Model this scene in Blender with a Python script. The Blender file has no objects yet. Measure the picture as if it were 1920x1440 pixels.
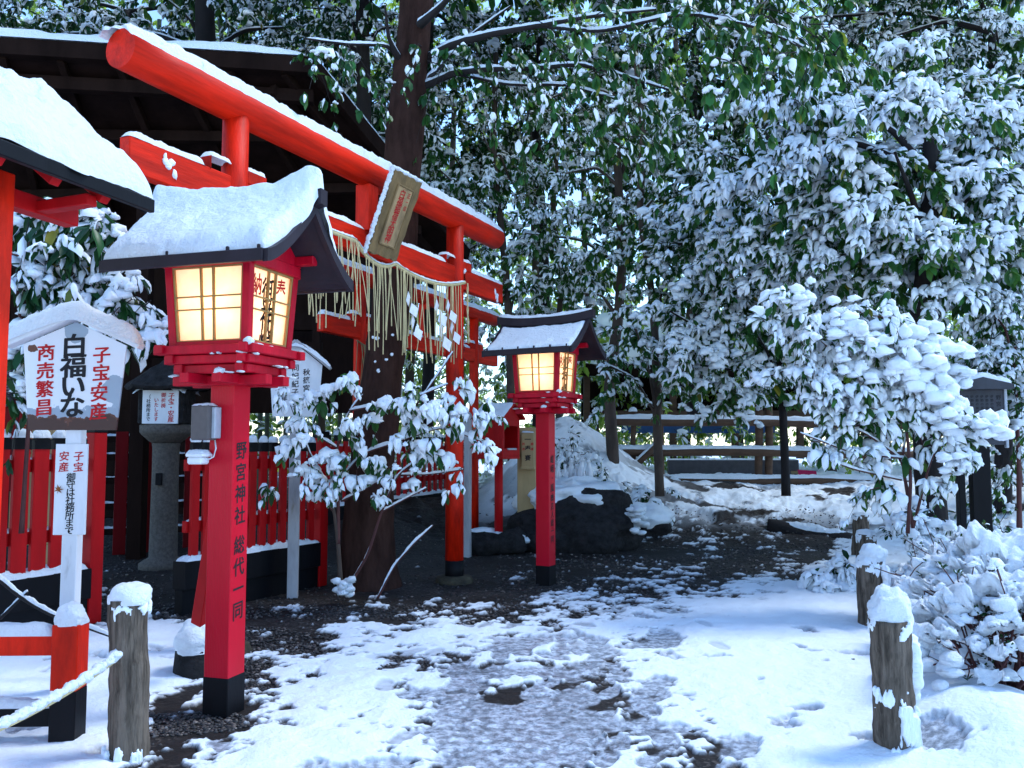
import bpy, math, random
import numpy as np
from mathutils import Vector, Matrix

S = bpy.context.scene
COL = S.collection
rng = np.random.default_rng(7)
R_ = math.radians

# ------------------------------------------------------------------ camera, sky, sun
FPX, CAMH = 1600.0, 1.45                      # focal length in pixels of a 1920 wide frame, eye height in metres
PITCH = math.atan(114 / FPX)
cam = bpy.data.cameras.new('camera'); cam.sensor_width = 36; cam.lens = 36 * FPX / 1920
cam.clip_end = 400; cam.clip_start = 0.05
co = bpy.data.objects.new('camera', cam); COL.objects.link(co)
co.location = (0, 0, CAMH); co.rotation_euler = (math.pi / 2 + PITCH, 0, 0)
S.camera = co

W = bpy.data.worlds.new('World'); S.world = W; W.use_nodes = True
wn = W.node_tree; bg = wn.nodes['Background']
sky = wn.nodes.new('ShaderNodeTexSky'); sky.sky_type = 'NISHITA'; sky.sun_disc = False
SUN_EL, SUN_AZ = R_(56), R_(72)               # azimuth clockwise from +Y: high on the right
sky.sun_elevation = SUN_EL; sky.sun_rotation = SUN_AZ
sky.air_density = 1.0; sky.dust_density = 0.2; sky.ozone_density = 3.0
wn.links.new(sky.outputs[0], bg.inputs['Color']); bg.inputs['Strength'].default_value = 0.15
sl = bpy.data.lights.new('sun', 'SUN'); sl.energy = 0.95; sl.angle = R_(16); sl.color = (1.0, 0.97, 0.93)
so = bpy.data.objects.new('sun', sl); COL.objects.link(so)
sd = Vector((math.sin(SUN_AZ) * math.cos(SUN_EL), math.cos(SUN_AZ) * math.cos(SUN_EL), math.sin(SUN_EL)))
so.rotation_euler = sd.to_track_quat('Z', 'Y').to_euler(); so.location = sd * 40

S.view_settings.view_transform = 'Standard'; S.view_settings.look = 'None'
S.view_settings.exposure = 1.47; S.view_settings.gamma = 1.0
S.view_settings.use_white_balance = True; S.view_settings.white_balance_temperature = 5950; S.view_settings.white_balance_tint = 5   # the photograph's cold camera setting
S.render.engine = 'CYCLES'
S.cycles.max_bounces = 5; S.cycles.diffuse_bounces = 3; S.cycles.glossy_bounces = 2
S.cycles.transmission_bounces = 3; S.cycles.transparent_max_bounces = 4
S.cycles.use_denoising = True; S.cycles.sample_clamp_indirect = 4.0

# ------------------------------------------------------------------ measuring helpers
def ray(u, v):
    d = ((u - 960) / FPX, 1.0, (720 - v) / FPX)
    c, s = math.cos(PITCH), math.sin(PITCH)
    return (d[0], d[1] * c - d[2] * s, d[1] * s + d[2] * c)
def gd(u, v, z=0.0):
    d = ray(u, v); t = (z - CAMH) / d[2]
    return np.array([d[0] * t, d[1] * t, z])
def at(u, v, Y):
    d = ray(u, v); t = Y / d[1]
    return np.array([d[0] * t, Y, CAMH + d[2] * t])
def ppm(Y): return FPX / Y
def proj(P):
    x, y, z = P[..., 0], P[..., 1], P[..., 2] - CAMH
    c, s = math.cos(PITCH), math.sin(PITCH)
    d = np.maximum(y * c + z * s, .05); w = -y * s + z * c
    return 960 + FPX * x / d, 720 - FPX * w / d

# ------------------------------------------------------------------ noise
def _h(i, j, k, seed):
    n = (i.astype(np.int64) * 374761393 + j.astype(np.int64) * 668265263 + k.astype(np.int64) * 2147483647 + seed * 974634777) & 0xffffffff
    n = ((n ^ (n >> 13)) * 1274126177) & 0xffffffff
    n = (n ^ (n >> 16)) & 0xffffffff
    return n / 4294967295.0
def vnoise(P, seed=0):
    P = np.asarray(P, float); f = np.floor(P); t = P - f; t = t * t * (3 - 2 * t)
    i, j, k = f[..., 0], f[..., 1], f[..., 2]; o = 0
    for a in (0, 1):
        for b in (0, 1):
            for c in (0, 1):
                w = (t[..., 0] if a else 1 - t[..., 0]) * (t[..., 1] if b else 1 - t[..., 1]) * (t[..., 2] if c else 1 - t[..., 2])
                o = o + w * _h(i + a, j + b, k + c, seed)
    return o
def fbm(P, seed=0, octv=4):
    P = np.asarray(P, float); o = 0; a = .5; n = 0
    for q in range(octv):
        o = o + a * vnoise(P * (2 ** q) + 17.3 * q, seed + q); n += a; a *= .5
    return o / n
def smooth(a, b, x):
    t = np.clip((x - a) / (b - a), 0, 1); return t * t * (3 - 2 * t)

# ------------------------------------------------------------------ materials
def newmat(name):
    m = bpy.data.materials.new(name); m.use_nodes = True
    return m, m.node_tree, m.node_tree.nodes['Principled BSDF']
def nz(t, scale, detail=4, rough=.55, vec=None, kind='Object', stretch=None):
    n = t.nodes.new('ShaderNodeTexNoise'); n.inputs['Scale'].default_value = scale
    n.inputs['Detail'].default_value = detail; n.inputs['Roughness'].default_value = rough
    tc = t.nodes.new('ShaderNodeTexCoord')
    if stretch:
        mp = t.nodes.new('ShaderNodeMapping'); mp.inputs['Scale'].default_value = stretch
        t.links.new(tc.outputs[kind], mp.inputs[0]); t.links.new(mp.outputs[0], n.inputs['Vector'])
    else: t.links.new(tc.outputs[kind], n.inputs['Vector'])
    return n
def ramp(t, src, stops):
    r = t.nodes.new('ShaderNodeValToRGB'); e = r.color_ramp.elements
    while len(e) < len(stops): e.new(.5)
    for k, (p, c) in enumerate(stops):
        e[k].position = p; e[k].color = (*c, 1) if len(c) == 3 else c
    t.links.new(src, r.inputs[0]); return r
def bump(t, src, b, strength, dist):
    n = t.nodes.new('ShaderNodeBump'); n.inputs['Strength'].default_value = strength; n.inputs['Distance'].default_value = dist
    t.links.new(src, n.inputs['Height']); t.links.new(n.outputs[0], b.inputs['Normal']); return n
def paint(name, c, rough=.5, var=.25, scale=6, bs=.15, stretch=(1, 1, .25), spec=.4, dirt=None, grain=40, bd=.01):
    m, t, b = newmat(name); n = nz(t, scale, 6, .65, stretch=stretch)
    lo = tuple(x * (1 - var) for x in c); hi = tuple(min(1, x * (1 + var * .5)) for x in c)
    r = ramp(t, n.outputs[0], [(.3, lo), (.6, c), (.8, hi)] if not dirt else [(.28, dirt), (.36, lo), (.6, c), (.85, hi)])
    t.links.new(r.outputs[0], b.inputs['Base Color']); b.inputs['Roughness'].default_value = rough
    b.inputs['Specular IOR Level'].default_value = spec
    g = nz(t, grain, 5, .6, stretch=stretch); bump(t, g.outputs[0], b, bs, bd)
    return m
def plain(name, c, rough=.6, spec=.3):
    m, t, b = newmat(name); n = nz(t, 25, 4)
    r = ramp(t, n.outputs[0], [(.3, tuple(x * .82 for x in c)), (.7, c)])
    t.links.new(r.outputs[0], b.inputs['Base Color']); b.inputs['Roughness'].default_value = rough; b.inputs['Specular IOR Level'].default_value = spec
    return m
M = {}
def snowmat(name, s1, s2, c=(.84, .885, .94)):
    m, t, b = newmat(name)
    b.inputs['Base Color'].default_value = (*c, 1); b.inputs['Roughness'].default_value = .65; b.inputs['Specular IOR Level'].default_value = .25
    a = nz(t, s1, 8, .68); bump(t, a.outputs[0], b, s2, .035)
    return m
M['snow'] = snowmat('snow', 30, .85)
M['leafsnow'] = snowmat('leaf_snow', 40, .35)
M['red'] = paint('crimson_paint', (.50, .0005, .018), .5, .4, 9, .2, spec=.2)
M['orange'] = paint('vermilion_paint', (.70, .016, .0015), .5, .5, 7, .3, spec=.15, dirt=(.34, .005, .002), grain=60)
M['orange_beam'] = paint('vermilion_beam_paint', (.70, .016, .0015), .5, .5, 9, .35, stretch=(.10, 1, 1), spec=.15, dirt=(.36, .006, .002), grain=60)
M['orange_worn'] = paint('worn_vermilion_paint', (.66, .015, .002), .5, .6, 8, .3, spec=.15, dirt=(.16, .008, .005), grain=60)
M['fencered'] = paint('fence_red_paint', (.42, .003, .006), .55, .3, 5, .12, spec=.15)
M['darkred'] = paint('old_red_paint', (.13, .003, .005), .6, .3, 5, .12, spec=.1)
M['black'] = paint('black_paint', (.006, .006, .008), .5, .4, 6, .15, spec=.12)
M['roofdark'] = paint('roof_sheet', (.026, .019, .026), .5, .3, 6, .1, spec=.2)
M['darkwood'] = paint('aged_dark_wood', (.017, .009, .007), .85, .5, 3, .3, spec=.05)
M['bark'] = paint('tree_bark', (.046, .023, .018), .9, .6, 9, .9, stretch=(1, 1, .3), grain=22, spec=.06, bd=.02)
M['bark2'] = paint('grey_bark', (.075, .052, .040), .85, .55, 7, .8, stretch=(1, 1, .3), grain=25)
M['darkbark'] = paint('dark_bark', (.016, .012, .012), .9, .5, 7, .8, stretch=(1, 1, .3), grain=25)
M['logwood'] = paint('bollard_bark', (.17, .135, .105), .9, .7, 34, 1.0, stretch=(1, 1, .10), grain=30, dirt=(.045, .035, .028), bd=.03, spec=.1)
M['railwood'] = paint('rail_wood', (.10, .055, .032), .8, .5, 8, .5, stretch=(.3, 1, 1))
M['beige'] = paint('beige_paint', (.42, .30, .14), .55, .2, 5, .08, dirt=(.25, .17, .08))
M['plaquewood'] = paint('plaque_wood', (.44, .29, .14), .65, .5, 7, .4, stretch=(1, 1, .15), dirt=(.13, .075, .03))
M['plaqueframe'] = paint('plaque_frame_wood', (.22, .14, .055), .65, .5, 9, .5, stretch=(1, 1, .2), dirt=(.08, .05, .025))
M['white'] = paint('white_paint', (.74, .76, .80), .5, .12, 7, .10, dirt=(.46, .46, .48))
M['greywood'] = paint('weathered_white_post', (.40, .40, .42), .7, .3, 6, .3, dirt=(.2, .17, .14))
M['stone'] = paint('grey_stone', (.115, .10, .085), .9, .5, 30, .8, stretch=(1, 1, 1), grain=90)
M['rock'] = paint('dark_rock', (.030, .028, .029), .9, .7, 9, 1.0, stretch=(1, 1, 1), grain=22, spec=.15, bd=.04)
M['mossrock'] = paint('mossy_stone', (.06, .05, .03), .9, .6, 9, .9, stretch=(1, 1, 1), grain=30, dirt=(.04, .05, .012))
M['tan'] = plain('lattice_wood', (.36, .22, .07), .6)
M['ink'] = plain('black_ink', (.010, .010, .014), .6)
M['redink'] = plain('red_ink', (.50, .006, .012), .6)
M['straw'] = plain('straw', (.62, .51, .27), .8)
M['oldstraw'] = plain('old_straw', (.24, .20, .10), .85)
M['paper'] = plain('white_paper', (.78, .80, .86), .7)
M['metalgrey'] = plain('grey_brown_metal', (.10, .085, .085), .45)
M['palemetal'] = plain('pale_metal', (.42, .45, .50), .4)
M['blue'] = plain('blue_tarp', (.02, .07, .20), .5)
M['magenta'] = plain('crimson_cloth', (.40, .008, .07), .8)
M['concrete'] = paint('dark_concrete', (.075, .07, .075), .9, .4, 6, .3, stretch=(1, 1, 1))
M['gold'] = plain('brass', (.6, .42, .12), .35)
M['brownleaf'] = plain('dry_leaf', (.30, .11, .03), .7)
M['twig'] = plain('reddish_twig', (.085, .030, .028), .7)
M['noticeboard'] = paint('notice_board_wood', (.05, .05, .06), .7, .3, 6, .2)

def leafmat(name, c1, c2, trans, tw, rough=.35):
    m, t, b = newmat(name); g = t.nodes.new('ShaderNodeNewGeometry')
    r = ramp(t, g.outputs['Random Per Island'], [(0, c1), (.75, c2), (.97, tuple(min(1, 1.6 * x) for x in c2)), (1, (.30, .25, .03))])
    t.links.new(r.outputs[0], b.inputs['Base Color']); b.inputs['Roughness'].default_value = rough; b.inputs['Specular IOR Level'].default_value = .22
    tr = t.nodes.new('ShaderNodeBsdfTranslucent'); tr.inputs[0].default_value = (*trans, 1)
    mx = t.nodes.new('ShaderNodeMixShader'); mx.inputs[0].default_value = tw
    t.links.new(b.outputs[0], mx.inputs[1]); t.links.new(tr.outputs[0], mx.inputs[2])
    t.links.new(mx.outputs[0], t.nodes['Material Output'].inputs[0]); return m
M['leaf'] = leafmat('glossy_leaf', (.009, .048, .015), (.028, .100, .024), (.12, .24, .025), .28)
M['leafdark'] = leafmat('dark_leaf', (.005, .030, .012), (.016, .064, .020), (.06, .13, .018), .22)  # darker leaf green, with depth shade of the grove put into the colour
M['leaffar'] = leafmat('far_leaf', (.05, .13, .030), (.14, .23, .040), (.46, .62, .09), .58, .5)  # sunlit glow of the far wood put into the leaf colour
M['bamboo'] = paint('bamboo_culm', (.055, .075, .045), .5, .4, 5, .1, stretch=(1, 1, .2))

def papermat():
    m, t, b = newmat('lantern_paper'); n = nz(t, 9, 5, .6)
    r = ramp(t, n.outputs[0], [(.25, (.84, .74, .62)), (.7, (.92, .87, .80))])
    t.links.new(r.outputs[0], b.inputs['Base Color']); b.inputs['Roughness'].default_value = .6
    b.inputs['Emission Color'].default_value = (1.0, .62, .32, 1); b.inputs['Emission Strength'].default_value = .15
    tr = t.nodes.new('ShaderNodeBsdfTranslucent'); t.links.new(r.outputs[0], tr.inputs[0])
    mx = t.nodes.new('ShaderNodeMixShader'); mx.inputs[0].default_value = .6
    t.links.new(b.outputs[0], mx.inputs[1]); t.links.new(tr.outputs[0], mx.inputs[2])
    t.links.new(mx.outputs[0], t.nodes['Material Output'].inputs[0]); return m
M['lampaper'] = papermat()

def postred():
    m, t, b = newmat('grooved_crimson_paint')
    n = nz(t, 4, 5, .6, stretch=(1, 1, .2)); r = ramp(t, n.outputs[0], [(.3, (.44, .0005, .012)), (.7, (.54, .0008, .020))]); b.inputs['Specular IOR Level'].default_value = .18
    t.links.new(r.outputs[0], b.inputs['Base Color']); b.inputs['Roughness'].default_value = .4
    tc = t.nodes.new('ShaderNodeTexCoord'); sx = t.nodes.new('ShaderNodeSeparateXYZ'); t.links.new(tc.outputs['Object'], sx.inputs[0])
    w = t.nodes.new('ShaderNodeMath'); w.operation = 'MULTIPLY'; w.inputs[1].default_value = 620; t.links.new(sx.outputs[0], w.inputs[0])
    s = t.nodes.new('ShaderNodeMath'); s.operation = 'SINE'; t.links.new(w.outputs[0], s.inputs[0])
    bump(t, s.outputs[0], b, .35, .0015); return m
M['postred'] = postred()

def signmat():
    m, t, b = newmat('peeling_white_sign')
    tc = t.nodes.new('ShaderNodeTexCoord'); sx = t.nodes.new('ShaderNodeSeparateXYZ'); t.links.new(tc.outputs['Object'], sx.inputs[0])
    n = nz(t, 7, 5, .6); 
    def ma(op, a, c):
        q = t.nodes.new('ShaderNodeMath'); q.operation = op
        for k, x in enumerate((a, c)):
            if isinstance(x, float): q.inputs[k].default_value = x
            else: t.links.new(x, q.inputs[k])
        return q.outputs[0]
    off = ma('MULTIPLY', ma('SUBTRACT', n.outputs[0], .5), .30)
    h = ma('ADD', sx.outputs[2], off)
    ax = ma('ABSOLUTE', sx.outputs[0], 0.0)
    h = ma('SUBTRACT', h, ma('MULTIPLY', ax, .18))
    r = ramp(t, ma('MULTIPLY', ma('SUBTRACT', h, 1.5), 2.0), [(.0, (.05, .016, .01)), (.125, (.10, .03, .015)), (.150, (.30, .36, .44)), (.275, (.33, .40, .48)), (.295, (.76, .78, .83))])
    r.color_ramp.interpolation = 'CONSTANT'
    # worn patches at apex and left shoulder, right edge
    n2 = nz(t, 5.5, 4, .6); 
    d = t.nodes.new('ShaderNodeVectorMath'); d.operation = 'DISTANCE'; d.inputs[1].default_value = (0.0, -.012, 2.125); t.links.new(tc.outputs['Object'], d.inputs[0])
    k = ma('LESS_THAN', ma('ADD', d.outputs['Value'], ma('MULTIPLY', n2.outputs[0], .14)), .15)
    d2 = t.nodes.new('ShaderNodeVectorMath'); d2.operation = 'DISTANCE'; d2.inputs[1].default_value = (.245, -.012, 1.77); t.links.new(tc.outputs['Object'], d2.inputs[0])
    k = ma('MAXIMUM', k, ma('LESS_THAN', ma('ADD', d2.outputs['Value'], ma('MULTIPLY', n2.outputs[0], .12)), .155))
    mx = t.nodes.new('ShaderNodeMixRGB'); t.links.new(k, mx.inputs[0]); t.links.new(r.outputs[0], mx.inputs[1]); mx.inputs[2].default_value = (.32, .39, .47, 1)
    d3 = t.nodes.new('ShaderNodeVectorMath'); d3.operation = 'DISTANCE'; d3.inputs[1].default_value = (-.245, -.012, 2.005); t.links.new(tc.outputs['Object'], d3.inputs[0])
    k3 = ma('LESS_THAN', ma('ADD', d3.outputs['Value'], ma('MULTIPLY', n2.outputs[0], .10)), .10)
    mx2 = t.nodes.new('ShaderNodeMixRGB'); t.links.new(k3, mx2.inputs[0]); t.links.new(mx.outputs[0], mx2.inputs[1]); mx2.inputs[2].default_value = (.12, .04, .02, 1)
    t.links.new(mx2.outputs[0], b.inputs['Base Color']); b.inputs['Roughness'].default_value = .5; return m
M['signface'] = signmat()

def groundmat():
    m, t, b = newmat('gravel_slush_and_snow')
    at_ = t.nodes.new('ShaderNodeAttribute'); at_.attribute_name = 'snow'
    sl_ = t.nodes.new('ShaderNodeAttribute'); sl_.attribute_name = 'slush'
    vo = t.nodes.new('ShaderNodeTexVoronoi'); vo.inputs['Scale'].default_value = 55; tc = t.nodes.new('ShaderNodeTexCoord'); t.links.new(tc.outputs['Object'], vo.inputs['Vector'])
    sp = t.nodes.new('ShaderNodeSeparateColor'); t.links.new(vo.outputs['Color'], sp.inputs[0])
    gr = ramp(t, sp.outputs[0], [(0, (.006, .005, .005)), (.5, (.016, .013, .012)), (.85, (.035, .028, .025)), (1, (.10, .085, .075))])
    nn = nz(t, 1.1, 4); so_ = nz(t, 20, 6)
    soil = ramp(t, so_.outputs[0], [(.3, (.006, .004, .0035)), (.7, (.017, .011, .009))])
    gm = t.nodes.new('ShaderNodeMixRGB'); rr = ramp(t, nn.outputs[0], [(.42, (0, 0, 0)), (.55, (1, 1, 1))])
    t.links.new(rr.outputs[0], gm.inputs[0]); t.links.new(soil.outputs[0], gm.inputs[1]); t.links.new(gr.outputs[0], gm.inputs[2])
    sn = nz(t, 18, 6, .7); slc = ramp(t, sn.outputs[0], [(.32, (.10, .105, .12)), (.46, (.24, .26, .30)), (.62, (.60, .65, .74))])
    m1 = t.nodes.new('ShaderNodeMixRGB'); t.links.new(sl_.outputs['Fac'], m1.inputs[0]); t.links.new(gm.outputs[0], m1.inputs[1]); t.links.new(slc.outputs[0], m1.inputs[2])
    m2 = t.nodes.new('ShaderNodeMixRGB'); t.links.new(at_.outputs['Fac'], m2.inputs[0]); t.links.new(m1.outputs[0], m2.inputs[1]); m2.inputs[2].default_value = (.84, .885, .94, 1)
    t.links.new(m2.outputs[0], b.inputs['Base Color'])
    rg = t.nodes.new('ShaderNodeMapRange'); rg.inputs[3].default_value = .75; rg.inputs[4].default_value = .22; t.links.new(sl_.outputs['Fac'], rg.inputs[0]); t.links.new(rg.outputs[0], b.inputs['Roughness'])
    b.inputs['Specular IOR Level'].default_value = .3
    nb = nz(t, 45, 7, .65); bn = bump(t, nb.outputs[0], b, .6, .02)
    bs_ = t.nodes.new('ShaderNodeMapRange'); bs_.inputs[3].default_value = .6; bs_.inputs[4].default_value = .12; t.links.new(sl_.outputs['Fac'], bs_.inputs[0]); t.links.new(bs_.outputs[0], bn.inputs['Strength']); return m
M['ground'] = groundmat()
def pebmat():
    m, t, b = newmat('pebbles'); g = t.nodes.new('ShaderNodeNewGeometry')
    r = ramp(t, g.outputs['Random Per Island'], [(0, (.008, .007, .007)), (.5, (.026, .021, .020)), (.8, (.06, .048, .044)), (.94, (.12, .09, .075)), (1, (.28, .24, .21))])
    t.links.new(r.outputs[0], b.inputs['Base Color']); b.inputs['Roughness'].default_value = .55; return m
M['pebbles'] = pebmat()

# ------------------------------------------------------------------ objects
def thing(name, label, cat, loc=(0, 0, 0), rotz=0.0, group=None, kind=None):
    o = bpy.data.objects.new(name, None); COL.objects.link(o)
    o.location = [float(x) for x in loc]; o.rotation_euler = (0, 0, rotz); o.empty_display_size = .1
    o['label'] = label; o['category'] = cat
    if group: o['group'] = group
    if kind: o['kind'] = kind
    return o
def tag(o, label, cat, group=None, kind=None):
    o['label'] = label; o['category'] = cat
    if group: o['group'] = group
    if kind: o['kind'] = kind
    return o
def npmesh(name, V, F, mat, parent=None, smooth_=False, label=None):
    V = np.asarray(V, np.float32); F = np.asarray(F, np.int32); n = F.shape[1]
    me = bpy.data.meshes.new(name); me.vertices.add(len(V)); me.vertices.foreach_set('co', V.ravel())
    me.loops.add(F.size); me.loops.foreach_set('vertex_index', F.ravel()); me.polygons.add(len(F))
    me.polygons.foreach_set('loop_start', np.arange(0, F.size, n, dtype=np.int32))
    me.polygons.foreach_set('use_smooth', np.full(len(F), bool(smooth_)))
    me.update(calc_edges=True); me.materials.append(mat)
    o = bpy.data.objects.new(name, me); COL.objects.link(o); o.parent = parent
    if label: o['label'] = label
    return o

class MB:
    def __init__(s): s.v = []; s.f = []; s.sm = []
    def add(s, V, F, smooth_=False):
        b = len(s.v); s.v += [tuple(map(float, p)) for p in V]; s.f += [tuple(int(i) + b for i in f) for f in F]; s.sm += [smooth_] * len(F); return s
    def box(s, lo, hi, bev=.004):
        """an axis aligned box with chamfered vertical and horizontal edges"""
        lo = np.minimum(lo, hi).astype(float); hi = np.maximum(np.array(lo), np.array(hi)).astype(float)
        c = (lo + hi) / 2; h = (hi - lo) / 2; return s.obox(c, h, np.eye(3), bev)
    def obox(s, c, h, A, bev=.004):
        c = np.array(c, float); h = np.array(h, float); b = min(bev, h.min() * .45)
        V = []; idx = {}
        for sx in (-1, 1):
            for sy in (-1, 1):
                for sz in (-1, 1):
                    for ax in range(3):
                        p = np.array([sx, sy, sz]) * (h - b); p[ax] = (sx, sy, sz)[ax] * h[ax]
                        idx[(sx, sy, sz, ax)] = len(V); V.append(c + p @ np.array(A))
        F = []
        for ax in range(3):
            o = [k for k in range(3) if k != ax]
            for sg in (-1, 1):
                q = []
                for (a, bb) in ((-1, -1), (1, -1), (1, 1), (-1, 1)):
                    k = [0, 0, 0]; k[ax] = sg; k[o[0]] = a; k[o[1]] = bb; q.append(idx[(*k, ax)])
                F.append(q if (sg > 0) == (ax != 1) else q[::-1])
        for ax in range(3):               # edges along axis ax
            o = [k for k in range(3) if k != ax]
            for a in (-1, 1):
                for bb in (-1, 1):
                    def K(sg, face):
                        k = [0, 0, 0]; k[ax] = sg; k[o[0]] = a; k[o[1]] = bb; return idx[(*k, face)]
                    F.append([K(-1, o[0]), K(1, o[0]), K(1, o[1]), K(-1, o[1])])
        for sx in (-1, 1):
            for sy in (-1, 1):
                for sz in (-1, 1): F.append([idx[(sx, sy, sz, k)] for k in range(3)])
        return s.add(V, F)
    def beam(s, p, q, w, h, up=(0, 0, 1), bev=.004):
        """a squared bar from p to q, w across, h along up"""
        p = np.array(p, float); q = np.array(q, float); d = q - p; L = np.linalg.norm(d); d /= L
        up = np.array(up, float); x = np.cross(up, d)
        if np.linalg.norm(x) < 1e-6: x = np.array([1., 0, 0])
        x /= np.linalg.norm(x); z = np.cross(d, x)
        return s.obox((p + q) / 2, (w / 2, L / 2, h / 2), [x, d, z], bev)
    def tube(s, path, rad, n=10, cap=True, smooth_=True, seed=None, rough=0., rs=6.):
        P = np.array(path, float); m = len(P); rad = np.full(m, rad) if np.isscalar(rad) else np.array(rad, float)
        T = np.gradient(P, axis=0); T /= np.linalg.norm(T, axis=1)[:, None] + 1e-9
        ref = np.array([0, 0, 1.]) if abs(T[:, 2]).mean() < .8 else np.array([1., 0, 0])
        X = np.cross(T, ref); X /= np.linalg.norm(X, axis=1)[:, None] + 1e-9; Y = np.cross(T, X)
        a = np.linspace(0, 2 * np.pi, n, endpoint=False)
        V = P[:, None, :] + rad[:, None, None] * (np.cos(a)[None, :, None] * X[:, None, :] + np.sin(a)[None, :, None] * Y[:, None, :])
        if rough:
            nn = fbm(V * rs, seed or 0, 3) - .5; V = P[:, None, :] + (V - P[:, None, :]) * (1 + rough * 2 * nn)[..., None]
        F = []
        for i in range(m - 1):
            for j in range(n):
                k = (j + 1) % n; F.append((i * n + j, i * n + k, (i + 1) * n + k, (i + 1) * n + j))
        s.add(V.reshape(-1, 3), F, smooth_)
        if cap:
            b = len(s.v) - m * n
            s.f.append(tuple(b + j for j in range(n))); s.f.append(tuple(b + (m - 1) * n + j for j in range(n - 1, -1, -1))); s.sm += [False, False]
        return s
    def lathe(s, prof, n=20, c=(0, 0), smooth_=True, jit=0., seed=0):
        V = []
        for (r, z) in prof:
            for j in range(n):
                a = 2 * np.pi * j / n; V.append((c[0] + r * math.cos(a), c[1] + r * math.sin(a), z))
        V = np.array(V)
        if jit:
            nn = (fbm(V * 7, seed, 3) - .5) * 2 * jit; V[:, :2] = np.array(c) + (V[:, :2] - np.array(c)) * (1 + nn)[:, None]; V[:, 2] += nn * .05
        F = [(i * n + j, i * n + (j + 1) % n, (i + 1) * n + (j + 1) % n, (i + 1) * n + j) for i in range(len(prof) - 1) for j in range(n)]
        s.add(V, F, smooth_); b = len(s.v) - len(V)
        s.f.append(tuple(b + j for j in range(n - 1, -1, -1))); s.f.append(tuple(b + (len(prof) - 1) * n + j for j in range(n))); s.sm += [False, False]
        return s
    def prism(s, poly, p0, ex, ey, en, t):
        """polygon (x,y) list laid out from p0 along ex, ey and thickened by t along en"""
        p0, ex, ey, en = [np.array(q, float) for q in (p0, ex, ey, en)]; n = len(poly)
        A = [p0 + x * ex + y * ey for x, y in poly]; B = [a + en * t for a in A]
        F = [tuple(range(n - 1, -1, -1)), tuple(range(n, 2 * n))] + [(i, (i + 1) % n, n + (i + 1) % n, n + i) for i in range(n)]
        return s.add(A + B, F)
    def build(s, name, mat, parent=None, label=None):
        me = bpy.data.meshes.new(name); me.from_pydata(s.v, [], s.f); me.polygons.foreach_set('use_smooth', s.sm)
        me.materials.append(mat); me.validate()
        bm_fix(me)
        o = bpy.data.objects.new(name, me); COL.objects.link(o); o.parent = parent
        if label: o['label'] = label
        return o
import bmesh
def bm_fix(me):
    b = bmesh.new(); b.from_mesh(me); bmesh.ops.recalc_face_normals(b, faces=b.faces); b.to_mesh(me); b.free()

SEED = [100]
def snow(parent, fn, nu, nv, t, lump=.5, ns=9., edge=6, jit=.05, name='snow', mat=None, sag=0.):
    """a rounded, lumpy layer of snow lying on the surface fn(u,v), u,v in -1..1"""
    SEED[0] += 1; sd_ = SEED[0]
    u, v = np.meshgrid(np.linspace(-1, 1, nu), np.linspace(-1, 1, nv), indexing='ij')
    b0 = fn(u, v)
    k = (fbm(b0 * ns * 1.3, sd_ + 50, 3) - .5) * 2
    uu = u * (1 + jit * k * np.abs(u) ** 3); vv = v * (1 + jit * 3 * k * np.abs(v) ** 3)
    B = fn(uu, vv)
    e = np.sqrt(np.clip((1 - np.abs(u) ** (edge * 3)) * (1 - np.abs(v) ** edge), 0, 1))
    n = fbm(B * ns, sd_, 4)
    n2 = fbm(B * ns * 4.5, sd_ + 9, 3) - .5
    H = t * e * (1 + lump * (n - .5) * 2 + lump * min(1.0, .045 / t) * n2)
    V = B.copy(); V[..., 2] += H - .003
    if sag: V[..., 2] -= sag * np.abs(v) ** 6
    F = [(i * nv + j, (i + 1) * nv + j, (i + 1) * nv + j + 1, i * nv + j + 1) for i in range(nu - 1) for j in range(nv - 1)]
    m = MB(); m.add(V.reshape(-1, 3), F, True)
    return m.build(name, mat or M['snow'], parent)
def cap(parent, c, r, h, n=22, name='snow', over=1.08, m=None, sq=False):
    """a snow hat on a post top"""
    SEED[0] += 1
    rings = 16; n = int(n * 1.4); V = []; a = np.linspace(0, 2 * np.pi, n, endpoint=False)
    for i in range(rings):
        q = i / (rings - 1); ang = q * math.pi / 2 * 1.12 - .19
        rr = r * over * max(.02, math.cos(ang)) ** .75 if i < rings - 1 else .001; z = h * (math.sin(ang) + .1)
        if sq: k = 1 / np.maximum(np.abs(np.cos(a)), np.abs(np.sin(a))) ** .75
        else: k = 1
        V.append(np.stack([c[0] + rr * k * np.cos(a), c[1] + rr * k * np.sin(a), np.full(n, c[2] + z)], -1))
    V = np.array(V); nn = fbm(V * (1.6 / r) * .6, SEED[0], 3) - .5; n2 = fbm(V * 30, SEED[0] + 3, 2) - .5
    ctr = np.array([c[0], c[1], c[2]]); n3_ = fbm(V * 55, SEED[0] + 5, 2) - .5; V = ctr + (V - ctr) * (1 + .55 * nn + .26 * n2 + .10 * n3_)[..., None]
    F = [(i * n + j, i * n + (j + 1) % n, (i + 1) * n + (j + 1) % n, (i + 1) * n + j) for i in range(rings - 1) for j in range(n)]
    own = m or MB(); own.add(V.reshape(-1, 3), F, True)
    return None if m else own.build(name, M['snow'], parent)
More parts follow.
